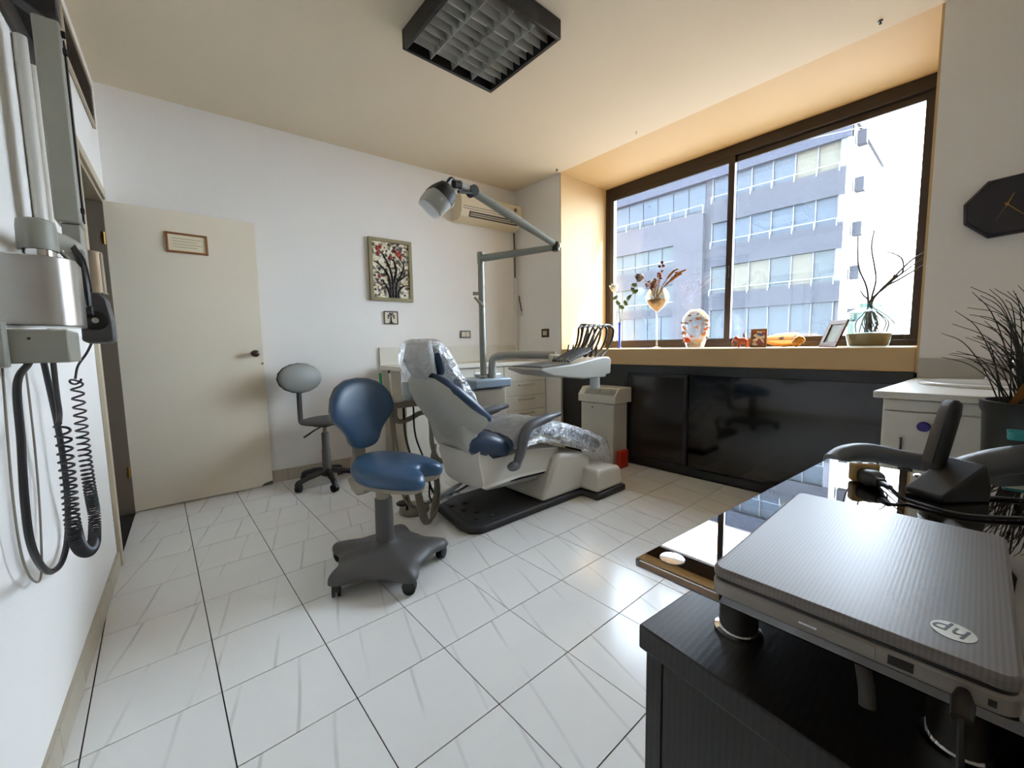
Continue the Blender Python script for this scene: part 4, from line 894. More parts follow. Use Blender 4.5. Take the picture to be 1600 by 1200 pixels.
for (dy, dz, L_) in ((-.10, .10, .22), (-.14, .08, .24), (-.12, .05, .20)):
    B().tube(spline([(4.05, .20, S0+.52), (4.05, .20+dy*.5, S0+.58+dz*.4), (4.05, .20+dy*1.4, S0+.62+dz), (4.05, .20+dy*2.0, S0+.65+dz)], 5), [.004]*8 + [.012]*4 + [.009]*4, 6).obj('dried_stem', 'dried_ochre', gb)
for (y, z) in ((.165, .835), (.15, .80), (.19, .80), (.20, .73)): B().ell((4.05, y, S0+z), .017, .017, .015, 8, 5).obj('dried_flower', 'dried_red', gb)
pv = thing('painted_vase', 'oval clear glass vase painted with orange and grey flowers', 'vase', (4.05, -.18, S0))
B().lathe([(.075, 0), (.082, .01), (.115, .12), (.128, .20), (.118, .28), (.075, .335), (.045, .348)], (4.05, -.178, S0), 28, sx=.55).obj('vase_body', 'painted_glass', pv)
B().lathe([(.045, .348), (.048, .355), (.03, .345)], (4.05, -.178, S0), 24, sx=.55).obj('rim', 'clear_glass', pv)
random.seed(31)
vr = lambda h: .08 + .048*math.sin(min(1, h/.2)*1.57) - max(0, h-.22)*.42
for k in range(30):
    a = random.uniform(1.7, 4.6) if k < 22 else random.uniform(0, 6.28); h = random.uniform(.03, .31); r = vr(h)
    B().ell((4.05 + .55*r*math.cos(a), -.178 + r*math.sin(a), S0+h), .006, random.uniform(.010, .02), random.uniform(.008, .016), 8, 4).obj('painted_flower', random.choice(['paint_orange', 'paint_grey', 'paint_grey', 'paint_orange', 'shell_gold']), pv)
B().ell((3.99, -.135, S0+.07), .012, .03, .026, 10, 5).obj('painted_flower', 'flower_red', pv)
fg = thing('elephant_figurine', 'small dark red carved figurine beside the photo frame on the sill', 'figurine', (4.02, -.60, S0))
B().ell((4.02, -.60, S0+.055), .022, .045, .028, 12, 7).obj('body', 'figure_red', fg)
for y in (-.57, -.632):
    for x in (4.008, 4.032): B().tube([(x, y, S0), (x, y, S0+.05)], [.010, .012], 8).obj('leg', 'figure_red', fg)
B().ell((4.02, -.548, S0+.075), .018, .022, .022, 10, 6).obj('head', 'figure_red', fg)
B().tube(spline([(4.02, -.535, S0+.07), (4.02, -.522, S0+.05), (4.02, -.525, S0+.02), (4.02, -.515, S0+.012)], 4), [.009]*8 + [.006]*5, 7).obj('trunk', 'figure_red', fg)
def easel(nm, lab, y0, y1, x, h, lean, bw, mfr, mpic, skew=0.):
    r = thing(nm, lab, 'photo frame', (x, (y0+y1)/2, S0))
    Mx = Matrix.Translation((x, (y0+y1)/2, S0)) @ Matrix.Rotation(skew, 4, 'Z') @ Matrix.Rotation(lean, 4, 'Y'); w = abs(y1-y0)
    for (a, c, e, f) in ((-w/2, w/2, 0, bw), (-w/2, w/2, h-bw, h), (-w/2, -w/2+bw, bw, h-bw), (w/2-bw, w/2, bw, h-bw)): B().box(-.006, .008, a, c, e, f).xf(Mx).obj('frame_side', mfr, r, bevel=.002)
    B().box(.002, .005, -w/2+bw, w/2-bw, bw, h-bw).xf(Mx).obj('photo', mpic, r)
    B().hexa([Mx @ V(p) for p in ((.009, -.012, h*.12), (.009, .012, h*.12), (.012, .012, h*.12), (.012, -.012, h*.12), (.009, -.012, h*.7), (.009, .012, h*.7), (.012, .012, h*.7), (.012, -.012, h*.7))]).obj('back_strut', mfr, r)
    return r
easel('photo_frame', 'tiny gilt photo frame in front of the lute on the sill', -.80, -.68, 3.95, .15, .12, .016, 'wood_frame', 'photo_print')
bf = easel('photo_frame', 'brown leaning photo frame with green picture beside the glass jar', -1.29, -1.11, 3.93, .205, .38, .034, 'frame_brown', 'photo_green', -.8)
lt = thing('toy_lute', 'small wooden lute lying on the sill behind the tiny photo frame', 'lute', (4.12, -.84, S0))
LMx = Matrix.Translation((4.12, -.86, S0+.066)) @ Matrix.Rotation(-.7, 4, 'Y') @ Matrix.Scale(1.12, 4)
rg = []
for t, r in ((-.13, .01), (-.12, .04), (-.08, .068), (-.02, .075), (.05, .06), (.10, .035), (.13, .014)):
    rg.append([LMx @ V((r*.95*math.cos(a) , t, (.05*math.sin(a)*r/.075 if math.sin(a) < 0 else .006*math.sin(a)))) for a in [2*math.pi*k/20 for k in range(20)]])
B().loft(rg).obj('bowl_back', 'lute_wood', lt)
B().box(-.010, .010, .12, .24, -.004, .008).xf(LMx).obj('neck', 'lute_dark', lt, bevel=.002)
B().box(-.012, .012, .235, .25, -.004, .06).xf(LMx).obj('peg_head', 'lute_dark', lt, bevel=.002)
B().lathe([(.016, .0075), (.016, .009)], (0, .0, 0), 16).xf(LMx).obj('sound_hole', 'lute_dark', lt)
B().box(-.025, .025, -.085, -.078, .006, .012).xf(LMx).obj('bridge', 'lute_dark', lt)
for k in range(4): B().tube([LMx @ V((-.006+.004*k, -.08, .012)), LMx @ V((-.006+.004*k, .235, .011))], .0008, 4).obj('string', 'brass', lt)
shl = thing('sea_shell', 'golden spiral sea shell beside the lute on the sill', 'shell', (4.0, -1.01, S0))
for k in range(9):
    a = k*.75; r = .034*(.86**k); B().ell((4.0 + .012*k*.3, -1.01 + .018*math.cos(a), S0 + .034 + .02*math.sin(a) + .004*k), r*.8, r, r, 12, 7).obj('whorl', 'shell_gold', shl)
jr = thing('glass_jar', 'large green glass jar with sand and bare branches on the sill', 'jar', (4.05, -1.41, S0))
JC = (4.05, -1.408, S0)
B().lathe([(.10, .0), (.112, .01), (.122, .06), (.135, .15), (.138, .20), (.132, .235), (.095, .262), (.062, .272), (.060, .285), (.064, .30)], JC, 32, caps=False).obj('jar_wall', 'jar_glass', jr)
for z, r in ((.205, .1385), (.222, .136), (.24, .128)): B().lathe([(r, z-.003), (r+.003, z), (r, z+.003)], JC, 32, caps=False).obj('glass_ridge', 'jar_glass', jr)
B().lathe([(.062, .27), (.068, .275), (.068, .305), (.060, .305)], JC, 28, caps=False).obj('jar_lip', 'jar_glass', jr)
B().lathe([(.096, .004), (.108, .012), (.118, .06), (.123, .088), (.06, .095), (.01, .092)], JC, 28).obj('sand', 'sand_fill', jr)
random.seed(21)
BR = [[(-1.40, .10), (-1.395, .3), (-1.38, .42), (-1.335, .55), (-1.325, .66), (-1.315, .78)], [(-1.42, .1), (-1.41, .3), (-1.43, .45), (-1.42, .55), (-1.40, .68), (-1.405, .80)],
      [(-1.40, .12), (-1.40, .28), (-1.45, .38), (-1.52, .46), (-1.60, .56), (-1.66, .60)], [(-1.41, .12), (-1.41, .30), (-1.47, .40), (-1.55, .45), (-1.66, .52)],
      [(-1.39, .1), (-1.40, .3), (-1.37, .36), (-1.345, .40)], [(-1.44, .36), (-1.50, .42), (-1.525, .50)], [(-1.53, .46), (-1.56, .50), (-1.555, .58), (-1.50, .63), (-1.46, .635)], [(-1.50, .43), (-1.58, .50), (-1.66, .57)]]
for k, pts in enumerate(BR):
    P_ = spline([(4.05 + random.uniform(-.03, .03), y, S0+z) for y, z in pts], 6); n_ = len(P_)
    B().tube(P_, [(.0085 if k in (2, 3) else .0055)*(1-.6*i/n_) + .001 for i in range(n_)], 6).obj('branch', 'branch_dark', jr)
for k in range(16):
    a = random.uniform(0, 6.28); r = random.uniform(.03, .105)
    B().tube(spline([(4.05, -1.408, S0+.30), (4.05+.4*r*math.cos(a), -1.408+.4*r*math.sin(a), S0+.24), (4.05+r*math.cos(a), -1.408+r*math.sin(a), S0+.17), (4.05+.9*r*math.cos(a+.4), -1.408+.9*r*math.sin(a+.4), S0+.10)], 5), .0034, 5).obj('twig', 'branch_dark', jr)
B().tube(spline([(4.03, -1.44, S0+.26), (4.0, -1.52, S0+.19), (3.99, -1.58, S0+.10), (3.985, -1.61, S0+.03)], 5), .003, 5).obj('twig', 'branch_dark', jr)

# ================================================================== sink cabinet, clock
sk = thing('sink_cabinet', 'white sink cabinet with pale counter under the wall clock', 'cabinet', (3.1, -2.3, 0))
B().box(2.66, 3.585, -2.95, -1.665, .08, .885).obj('carcass', 'white_lam', sk, bevel=.003)
B().box(2.70, 3.585, -2.94, -1.70, 0, .08).obj('plinth', 'black_cab', sk)
for k in range(3):
    y1 = -1.672 - .425*k; d = B().box(2.64, 2.658, y1-.42, y1, .09, .83).obj('cabinet_door', 'white_lam', sk, bevel=.002)
    B().tube([(2.632, y1-.06, .60), (2.632, y1-.06, .72)], .006, 8).obj('handle', 'chrome', d)
B().box(2.64, 2.658, -2.945, -1.672, .835, .88).obj('top_strip', 'white_lam', sk, bevel=.002)
B().hexa([(2.615, -2.97, .886), (2.615, -1.635, .886), (3.585, -1.700, .886), (3.585, -2.97, .886), (2.615, -2.97, .916), (2.615, -1.635, .916), (3.585, -1.70, .916), (3.585, -2.97, .916)]).obj('countertop', 'white_lam', sk, bevel=.004)
B().box(3.585, 3.602, -2.97, -1.70, .886, 1.026).obj('splashback', 'backsplash', sk, bevel=.002)
si = thing('wash_basin', 'oval white wash basin set in the sink counter', 'wash basin', (3.15, -2.05, .917))
B().lathe([(.27, .0), (.275, .012), (.262, .017), (.235, .014), (.20, .006), (.05, .003)], (3.15, -2.05, .917), 40, sx=.8, sy=1.15).obj('bowl', 'porcelain', si)
B().tube(spline([(3.44, -2.05, .918), (3.44, -2.05, 1.02), (3.40, -2.05, 1.06), (3.32, -2.05, 1.05), (3.30, -2.05, 1.02)], 5), .012, 10).obj('spout', 'chrome', si)
for y in (-2.13, -1.97): B().lathe([(.016, .0), (.016, .035), (.022, .04), (.02, .055)], (3.44, y, .918), 12).obj('tap_knob', 'chrome', si)
pk = B().lathe([(.020, .0), (.022, .008), (.020, .016), (.008, .018), (.007, .03)], (0, 0, 0), 16).xf(Matrix.Translation((2.60, -1.80, .775)) @ Matrix.Rotation(math.radians(65), 4, 'Y'))
tag(pk.obj('purple_hook', 'purple_plastic'), 'round purple plastic hook on the white sink cabinet door', 'hook')
ck = thing('wall_clock', 'elongated octagonal navy wall clock with gold hands', 'clock', (XR, -1.985, 1.808))
oc = lambda s: [(-1.982 + s*y, 1.808 + s*z) for y, z in ((.150, .05), (.065, .145), (-.065, .145), (-.150, .05), (-.150, -.05), (-.065, -.145), (.065, -.145), (.150, -.05))]
ckx = lambda b: b.xf(Matrix.Translation((0, -1.982, 1.808)) @ Matrix.Rotation(math.radians(-3), 4, 'X') @ Matrix.Translation((0, 1.982, -1.808)))
ckx(B().prism(oc(1), 'x', XR-.03, XR-.001)).obj('case', 'clock_navy', ck, bevel=.003)
ckx(B().loft([[(XR-.03, y, z) for y, z in oc(1)], [(XR-.038, y, z) for y, z in oc(.93)], [(XR-.034, y, z) for y, z in oc(.90)]])).obj('bezel', 'clock_navy', ck, smooth=0)
ckx(B().prism(oc(.90), 'x', XR-.0355, XR-.033)).obj('dial', 'clock_face', ck, smooth=0)
for (dy, dz, w) in ((-.020, .050, .004), (-.056, -.062, .0035), (.034, -.075, .0012)):
    d = V((dy, dz)).normalized(); n_ = V((-d.y, d.x))*w; o_ = V((-1.982, 1.815))
    B().prism([tuple(o_ - d*.012 + n_*.6), tuple(o_ - d*.012 - n_*.6), tuple(o_ + V((dy, dz)) - n_*.3), tuple(o_ + V((dy, dz)) + n_*.3)], 'x', XR-.041, XR-.039).obj('hand', 'brass', ck, smooth=0)
B().lathe([(.006, -.036), (.006, -.042)], (XR, -1.982, 1.815), 12, 'x').obj('hand_hub', 'brass', ck)

# ================================================================== desk with raised black glass
ds = thing('desk', 'black ash desk with raised black glass top in the foreground', 'desk', (.8, -2.2, 0))
dk = [(.773, -1.614), (.735, -1.9), (.70, -2.85), (1.56, -2.87), (1.585, -1.68)]
B().prism(dk, 'z', .672, .71).obj('desktop', 'ash_black', ds, bevel=.003)
B().hexa([(.782, -1.622, 0), (1.57, -1.688, 0), (1.57, -1.716, 0), (.78, -1.65, 0), (.782, -1.622, .671), (1.57, -1.688, .671), (1.57, -1.716, .671), (.78, -1.65, .671)]).obj('side_panel', 'ash_black', ds, bevel=.002)
B().hexa([(.78, -1.651, 0), (.80, -1.651, 0), (.73, -2.80, 0), (.71, -2.80, 0), (.78, -1.651, .671), (.80, -1.651, .671), (.73, -2.80, .671), (.71, -2.80, .671)]).obj('modesty_panel', 'ash_black', ds, bevel=.002)
B().box(.735, 1.55, -2.83, -2.802, 0, .671).obj('side_panel', 'ash_black', ds, bevel=.002)
B().prism([(.763, -1.612), (.763, -1.9), (.755, -2.83), (1.58, -2.85), (1.603, -1.678)], 'z', .806, .82).obj('glass_top', 'glass_black', ds, bevel=.003)
B().prism([(.7625, -1.622), (.7625, -1.735), (.7595, -1.735), (.7595, -1.622)], 'z', .812, .8202).obj('glass_rim', 'glass_edge', ds)
for (x, y) in ((.868, -1.722), (.85, -1.945), (.84, -2.6), (1.49, -1.76), (1.48, -2.65)):
    B().lathe([(.032, .7105), (.032, .7145), (.026, .716), (.026, .80), (.03, .8055)], (x, y, 0), 24).obj('standoff', 'chrome', ds)
B().lathe([(.018, .8205), (.017, .8215), (.004, .8218)], (.80, -1.652, 0), 24).obj('bolt_cap', 'chrome', ds)
# laptop
lp = thing('laptop', 'closed grey ribbed laptop lying on the glass desk', 'laptop', (.94, -1.85, .8205))
LX0, LX1, LY0, LY1 = .752, 1.130, -1.976, -1.727
def plate(x0, x1, y0, y1, z0, z1, r, nm, mt, par, bev): 
    cx, cy = (x0+x1)/2, (y0+y1)/2
    return B().prism([(cx+a, cy+c) for a, c in rrect(x1-x0, y1-y0, r, 5)], 'z', z0, z1).obj(nm, mt, par, bevel=bev, seg=3)
for (x, y) in ((LX0+.03, LY0+.03), (LX0+.03, LY1-.03), (LX1-.03, LY0+.03), (LX1-.03, LY1-.03)): B().lathe([(.008, .8204), (.008, .8245)], (x, y, 0), 10).obj('rubber_foot', 'rubber', lp)
bd = plate(LX0, LX1, LY0, LY1, .8245, .843, .014, 'base', 'laptop_grey', lp, .003)
plate(LX0+.002, LX1-.002, LY0+.002, LY1-.002, .8431, .8462, .014, 'seam', 'laptop_dark', lp, 0)
ld = plate(LX0, LX1, LY0, LY1, .8463, .8595, .014, 'lid', 'lid_rib', lp, .004)
B().box(LX0-.0006, LX0+.001, -1.885, -1.745, .8275, .8405).obj('drive_door', 'laptop_grey', bd, bevel=.0004)
B().box(LX0-.0014, LX0, -1.838, -1.822, .833, .8352).obj('drive_button', 'chrome', bd)
B().box(LX0-.0008, LX0+.001, -1.912, -1.894, .8295, .8385).obj('port', 'rubber', bd)
B().box(LX0-.0008, LX0+.001, -1.962, -1.957, .830, .836).obj('lock_slot', 'rubber', bd)
lg = B().lathe([(.0155, .8596), (.0155, .8600)], (.800, -1.934, 0), 36, sx=1.05, sy=1.0).obj('logo_disc', 'logo_silver', ld)
cu = bpy.data.curves.new('hp', 'FONT'); cu.body = 'hp'; cu.size = .026; cu.shear = .28; cu.align_x = 'CENTER'; cu.align_y = 'CENTER'; cu.extrude = .0002
to = bpy.data.objects.new('hp_tmp', cu); COL.objects.link(to); bpy.context.view_layer.update()
me = bpy.data.meshes.new_from_object(to.evaluated_get(bpy.context.evaluated_depsgraph_get())); bpy.data.objects.remove(to)
me.transform(Matrix.Translation((.800, -1.934, .8601)) @ Matrix.Rotation(math.radians(90), 4, 'Z')); me.materials.clear(); me.materials.append(MATS['laptop_dark'])
lt_ = bpy.data.objects.new('logo_letters', me); COL.objects.link(lt_); lt_.parent = ld
pw = thing('power_lead', 'grey charger lead plugged into the side of the laptop', 'cable', (.74, -1.943, .835))
B().tube([(.7485, -1.943, .834), (.736, -1.943, .833), (.722, -1.943, .826)], [.005, .0075, .007], 10).obj('plug', 'laptop_dark', pw)
B().tube(spline([(.724, -1.943, .827), (.715, -1.944, .80), (.715, -1.946, .76), (.728, -1.95, .725), (.76, -1.96, .7135), (.80, -2.05, .7135), (.82, -2.3, .7135)], 6), .0025, 6).obj('lead', 'cable_black', pw)
tag(B().tube(spline([(.85, -1.85, .803), (.84, -1.862, .78), (.815, -1.873, .755), (.808, -1.876, .735)], 5), .0075, 12).obj('tube_end', 'stool_grey'), 'short grey tube end hanging under the glass desk top', 'tube')
# plug adapter and cable
pa = thing('plug_adapter', 'yellowed plug adapter with black plug and cable lying on the glass', 'plug', (1.42, -1.79, .8205))
PM = Matrix.Translation((1.405, -1.795, .840)) @ Matrix.Rotation(math.radians(-145), 4, 'Z')
B().box(-.040, -.016, -.026, .026, -.019, .024).xf(PM).obj('adapter_body', 'plug_yellow', pa, bevel=.006, seg=3)
for y in (-.010, .012): B().lathe([(.005, .0245), (.005, .0255)], (-.028, y, 0), 10).xf(PM).obj('socket_hole', 'rubber', pa)
B().tube([PM @ V((-.04, 0, -.004)), PM @ V((-.06, 0, -.002))], .0022, 6).obj('pin', 'chrome', pa)
B().loft([[PM @ V((x, y*r, z*r - .002)) for y, z in rrect(.04, .034, .012, 4)] for x, r in ((-.016, 1.0), (0, 1.02), (.012, .95), (.022, .62), (.034, .5), (.036, .34), (.062, .26))]).obj('plug', 'black_plastic', pa)
B().tube(spline([PM @ V((.06, 0, -.002)), PM @ V((.09, .004, -.012)), (1.33, -1.865, .8245), (1.31, -1.93, .8245), (1.36, -2.0, .8245), (1.44, -2.1, .8245), (1.45, -2.3, .8245)], 7), .0036, 8).obj('cable', 'cable_black', pa)
# cordless phone
ph_ = thing('cordless_phone', 'black cordless handset standing in its wedge charger on the desk', 'telephone', (1.44, -1.90, .8205))
PB = Matrix.Translation((1.43, -1.908, .8205)) @ Matrix.Rotation(math.radians(28), 4, 'Z')
B().prism([(-.055, 0), (.05, 0), (.05, .03), (.037, .075), (-.055, .012)], 'y', -.036, .036).xf(PB @ Matrix.Rotation(math.radians(-65), 4, 'Z')).obj('charger', 'phone_black', ph_, bevel=.005, seg=3)
HM = Matrix.Translation((1.462, -1.882, .858)) @ Matrix.Rotation(math.radians(30), 4, 'Z') @ Matrix.Rotation(math.radians(13), 4, 'X') @ Matrix.Rotation(math.radians(6), 4, 'Y')
B().loft([[HM @ V((x, y, z)) for x, y in rrect(w, t, t*.45, 4)] for z, w, t in ((0, .040, .018), (.01, .046, .024), (.08, .046, .025), (.13, .046, .024), (.150, .040, .020), (.157, .026, .010))]).obj('handset', 'phone_black', ph_)
B().loft([[HM @ V((x, y, z)) for x, y in rrect(w, .001, .0004, 2)] for z, w in ((.02, .034), (.10, .034))]).xf(Matrix.Translation(HM.to_3x3() @ V((0, .0128, 0)))).obj('keypad', 'laptop_dark', ph_)
B().lathe([(.012, 0), (.013, .004), (.010, .006)], (1.455, -1.868, .846), 16).obj('cradle_ring', 'chrome', ph_)
tag(B().tube(spline([(1.47, -1.955, .8235), (1.5, -2.02, .8235), (1.52, -2.15, .8235), (1.53, -2.4, .8235)], 6), .003, 7).obj('phone_cable', 'cable_black'), 'black phone cable trailing over the glass from the charger', 'cable')

# ================================================================== desk chair and grass planter
oc_ = thing('office_chair', 'grey office armchair pushed behind the glass desk', 'chair', (2.02, -2.02, 0))
ap = spline([(1.775, -1.655, .765), (1.83, -1.672, .785), (1.90, -1.715, .79), (1.96, -1.79, .772), (2.02, -1.87, .755), (2.08, -1.92, .74)], 6)
B().tube(ap, [.012] + [.027]*(len(ap)-2) + [.02], 12).obj('armrest', 'arm_pad', oc_)
ap2 = spline([(1.80, -1.90, .775), (1.83, -1.94, .80), (1.87, -2.0, .825), (1.93, -2.10, .845), (2.02, -2.2, .84), (2.15, -2.28, .80)], 6)
B().tube(ap2, [.015] + [.036]*(len(ap2)-2) + [.02], 12).obj('armrest', 'arm_pad', oc_)
ap3 = spline([(1.77, -1.955, .735), (1.80, -2.0, .75), (1.86, -2.1, .765), (1.95, -2.22, .76)], 6)
B().tube(ap3, [.01] + [.022]*(len(ap3)-2) + [.015], 10).obj('arm_support', 'arm_grey', oc_)
B().tube(spline([(1.97, -1.80, .765), (1.98, -1.82, .62), (2.0, -1.9, .49)], 5), .018, 8).obj('arm_post', 'stool_grey', oc_)
B().tube(spline([(1.95, -2.20, .76), (1.97, -2.18, .62), (2.0, -2.12, .49)], 5), .018, 8).obj('arm_post', 'stool_grey', oc_)
B().ell((0, 0, 0), 1, 1, 1, 28, 8).xf(Matrix.Translation((2.03, -2.02, .47)) @ Matrix.Diagonal((.22, .22, .045, 1))).obj('seat', 'vinyl_grey', oc_)
B().lathe([(.03, .12), (.028, .44)], (2.03, -2.02, 0), 16).obj('column', 'stool_grey', oc_)
for k in range(5):
    a = math.radians(20+72*k); e = V((2.03 + .25*math.cos(a), -2.02 + .25*math.sin(a), 0))
    B().tube([V((2.03, -2.02, .12)), e + V((0, 0, .07))], [.024, .018], 8).obj('base_arm', 'black_plastic', oc_); caster(oc_, e.x, e.y, a+.5)
tl = thing('turquoise_tray', 'turquoise plastic tray lying on the office chair arm', 'tray', (1.915, -2.02, .88))
B().prism([(1.915+a, -2.02+c) for a, c in rrect(.06, .05, .012, 4)], 'z', .876, .884).obj('tray_base', 'teal_plastic', tl)
B().loft([[(1.915+a*s, -2.02+c*s, z) for a, c in rrect(.06, .05, .012, 4)] for s, z in ((1, .884), (1.06, .896), (1.0, .896), (.95, .885))], caps=False).obj('tray_rim', 'teal_plastic', tl)
pl = thing('grass_planter', 'tall dark planter with thin dry ornamental grass behind the desk', 'potted plant', (2.44, -2.08, 0))
B().lathe([(.10, 0), (.115, .02), (.15, .88), (.158, .90), (.158, .925), (.145, .925), (.14, .90), (.02, .895)], (2.44, -2.10, 0), 28).obj('planter', 'pot_dark', pl)
random.seed(9); gb_ = B()
for k in range(150):
    a = random.uniform(0, 6.283); r = random.uniform(0, .11); hgt = random.uniform(.16, .42); lean = random.uniform(.01, .11) if k % 4 else random.uniform(.09, .18)
    p0 = V((2.44 + r*math.cos(a), -2.10 + r*math.sin(a), .89)); d = V((math.cos(a)*.6, math.sin(a)*.8 + .3, 0))
    if k % 3 == 0: d = V((-.3*random.random(), 1., 0))
    p1 = p0 + d*lean*.35 + V((0, 0, hgt*.5)); p2 = p0 + d*lean*.75 + V((0, 0, hgt*.85)); p3 = p0 + d*lean*(1.1+.3*random.random()) + V((0, 0, hgt*random.uniform(.92, 1.05)))
    P_ = spline([p0, p1, p2, p3], 4); gb_.tube(P_, [.0024*(1-.7*i/len(P_)) for i in range(len(P_))], 4)
g_ = gb_.obj('grass_blades', 'grass_dark', pl); g_['kind'] = 'stuff'
for k, (y1, z1) in enumerate(((-1.98, .93), (-2.16, .97))):
    B().loft([[V((2.36, -2.10 + .1*k, .90)), V((2.37, -2.11 + .1*k, .90))], [V((2.33, -2.13 + .1*k, .99)), V((2.335, -2.16+.1*k, .98))], [V((2.30, -2.24 + .1*k, 1.05)), V((2.302, -2.242+.1*k, 1.05))]], caps=False, closed=False).obj('broad_leaf', 'dried_ochre', pl)

# ================================================================== outside
S = 1.75; CC = V((.243, -1.9352, 1.1394))
def bw_(x, y, z): return CC + S*(V((x, y, z)) - CC)
of = thing('office_building', 'grey stone office building with window bands across the street', 'building', bw_(18, 1.25, -2))
def ob(nm, mt, x0, x1, y0, y1, z0, z1, par=of, sm=0):
    a, c = bw_(x0, y0, z0), bw_(x1, y1, z1); return B().box(a.x, c.x, a.y, c.y, a.z, c.z).obj(nm, mt, par, smooth=sm)
YC, YS, YE = 1.30, 5.72, 16.
rowsz = [(1.0, 2.48, 'pane_shop'), (3.17, 4.26, 'pane_grey'), (5.11, 6.03, 'pane_blue'), (6.91, 7.82, 'pane_blue')]
ob('core', 'facade_frame', 18.25, 24, YC+.05, YE, -4, 8.3)
ob('side_wall', 'far_white', 18.0, 24.2, YC-.06, YC+.05, -4, 8.33)
for (z0, z1) in ((-4, 1.0), (2.48, 3.17), (4.26, 5.11), (6.03, 6.91)): ob('spandrel', 'facade_stone', 18.0, 18.25, YC+.05, YS, z0, z1)
ob('roof_fascia', 'facade_roof', 17.95, 18.25, YC-.06, YE, 7.82, 8.45); ob('roof_edge', 'facade_corner', 17.9, 24.2, YC-.1, YE, 8.45, 8.52)
ob('corner_pier', 'facade_corner', 18.02, 18.25, YC+.05, 1.52, 2.48, 7.82)
ys = [1.53, 2.163, 2.828, 3.538, 4.254, 4.98, YS]
random.seed(4)
for (z0, z1, pm) in rowsz:
    for a, c in zip(ys, ys[1:]):
        mt = 'pane_warm' if (pm != 'pane_shop' and random.random() < .2) else pm
        f = B(); p0, p1 = bw_(18.17, a+.02, z0), bw_(18.2, c-.02, z1); B().box(p0.x, p1.x, p0.y, p1.y, p0.z, p1.z).obj('window_pane', mt, of, smooth=0)
    for y in ys: ob('mullion', 'facade_frame', 18.10, 18.22, y-.02, y+.02, z0, z1)
    if pm != 'pane_shop':
        zr = z0 + .16; p0, p1 = bw_(17.97, 1.5, zr), bw_(17.97, YS, zr); B().tube([p0, p1], .022, 5).obj('railing', 'rail_white', of)
        for y in ys: q0, q1 = bw_(17.97, y, z0-.1), bw_(17.97, y, zr); B().tube([q0, q1], .03, 5).obj('rail_post', 'rail_white', of)
for z in (7.95, 6.45, 5.0, 3.55, 2.1): ob('side_bracket', 'facade_stone', 18.4, 18.7, YC-.36, YC-.12, z-.32, z+.12)
# recessed strip and the lighter block to the left
ob('recess', 'facade_stone', 18.12, 18.25, YS, 6.0, -4, 7.82)
ob('stone_block', 'facade_light', 17.9, 18.25, 6.0, 7.30, -4, 6.55); ob('stone_block', 'facade_light', 17.9, 18.25, 7.30, YE, 5.45, 6.55)
for (z0, z1) in ((3.75, 4.55), (2.35, 2.75), (-4, 1.0)): ob('spandrel', 'facade_stone', 17.98, 18.25, 7.30, YE, z0, z1)
yl = [6.02, 6.75, 7.45, 8.2, 8.95, 9.7, 10.5, 11.4, 12.4]
for a, c in zip(yl, yl[1:]):
    p0, p1 = bw_(18.17, a+.02, 6.7), bw_(18.2, c-.02, 7.80); B().box(p0.x, p1.x, p0.y, p1.y, p0.z, p1.z).obj('window_pane', 'pane_blue', of, smooth=0)
    q0, q1 = bw_(17.88, a, 6.5), bw_(17.88, a, 6.85); B().tube([q0, q1], .03, 5).obj('rail_post', 'rail_white', of)
p0, p1 = bw_(17.88, 6.0, 6.85), bw_(17.88, 12.4, 6.85); B().tube([p0, p1], .022, 5).obj('railing', 'rail_white', of)
yl = [7.32, 7.9, 8.6, 9.3, 10.0, 10.8, 11.8]
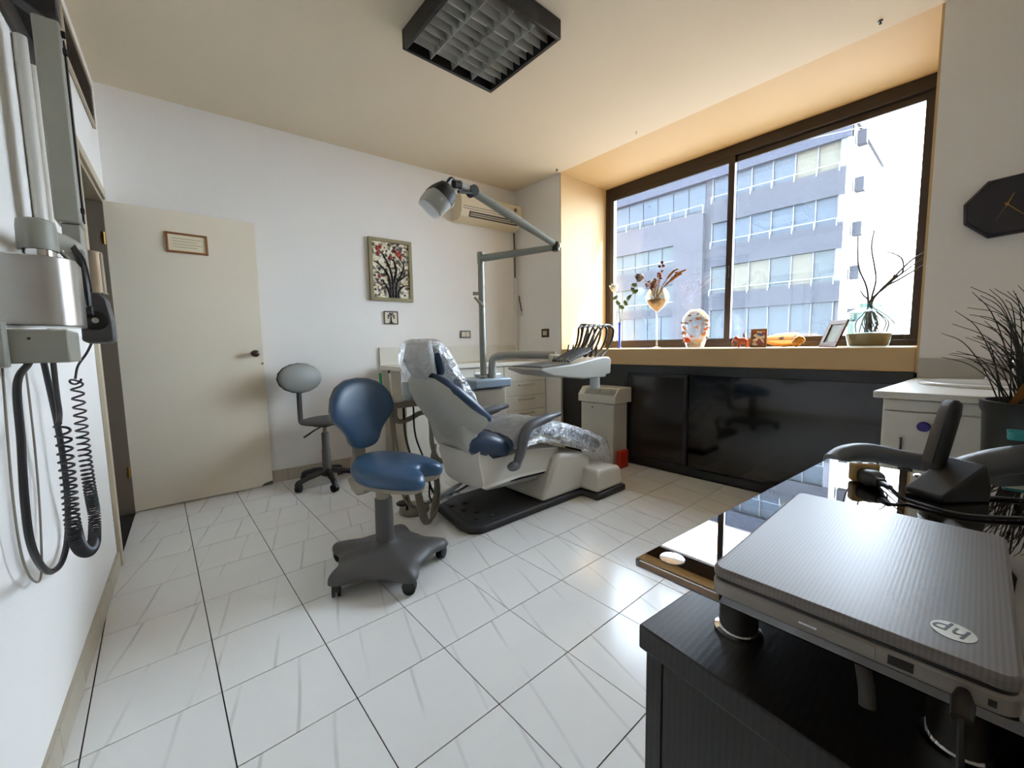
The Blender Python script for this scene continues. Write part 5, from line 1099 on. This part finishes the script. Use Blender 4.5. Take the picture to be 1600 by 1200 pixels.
for (z0, z1, mt) in ((4.55, 5.45, 'pane_grey'), (2.75, 3.75, 'pane_grey'), (1.0, 2.35, 'pane_shop')):
    for a, c in zip(yl, yl[1:]):
        p0, p1 = bw_(18.08, a+.02, z0), bw_(18.12, c-.02, z1); B().box(p0.x, p1.x, p0.y, p1.y, p0.z, p1.z).obj('window_pane', mt, of, smooth=0)
    ob('transom', 'rail_white', 17.99, 18.02, 7.32, 11.8, z0+.22, z0+.25)
def house(nm, lab, x, y0, y1, z1, mt, depth, wins, wmt):
    h = thing(nm, lab, 'building', (x, (y0+y1)/2, -8), 'pale houses far beyond the window')
    B().box(x, x+depth, y0, y1, -8, z1).obj('walls', mt, h, smooth=0); B().box(x-.3, x+depth+.3, y0-.3, y1+.3, z1, z1+.35).obj('roof', 'far_roof' if mt != 'far_white' else 'far_white', h, smooth=0)
    for (wy, wz, ww, wh) in wins: B().box(x-.08, x+.05, wy, wy+ww, wz, wz+wh).obj('window', wmt, h, smooth=0)
house('pale_house', 'pale house far off right behind the office building corner', 60, -.6, 2.6, 8.4, 'far_white', 8, ((.2, 5.2, .8, 1.8), (1.4, 5.2, .8, 1.8), (.2, 1.5, .8, 1.8), (1.4, 1.5, .8, 1.8)), 'far_roof')
house('pale_house', 'low pale house far off behind the glass jar', 75, -3.6, -.9, 6.6, 'far_white', 8, ((-2.8, 3.2, .9, 1.5), (-1.7, 3.2, .7, 1.5)), 'far_roof')
house('pink_house', 'small pinkish house far off at the right edge of the window', 55, -5.2, -2.6, 3.6, 'far_pink', 6, ((-3.5, 1.0, .7, 1.6),), 'red_plastic')
house('pale_house', 'taller pale house far off at the right edge of the window', 90, -9.0, -4.2, 9.5, 'far_white', 8, ((-6.2, 5.0, 1.0, 1.8), (-7.8, 5.0, 1.0, 1.8)), 'far_roof')
p0 = bw_(17.6, 3.2, 8.1); B().tube(spline([p0, bw_(17.3, 1.2, 7.75), bw_(17.2, 0., 7.6), bw_(17., -1.2, 7.6), bw_(17., -2.5, 7.8)], 5), .02, 5).obj('overhead_wire', 'rail_white', of)
tag(B().box(4.6, 130, -80, 90, -8.3, -8.0).obj('ground_outside', 'street', smooth=0), 'grey street far below the window', 'street', kind='structure')

for o in bpy.data.objects:
    if '_base' in o.keys(): del o['_base']
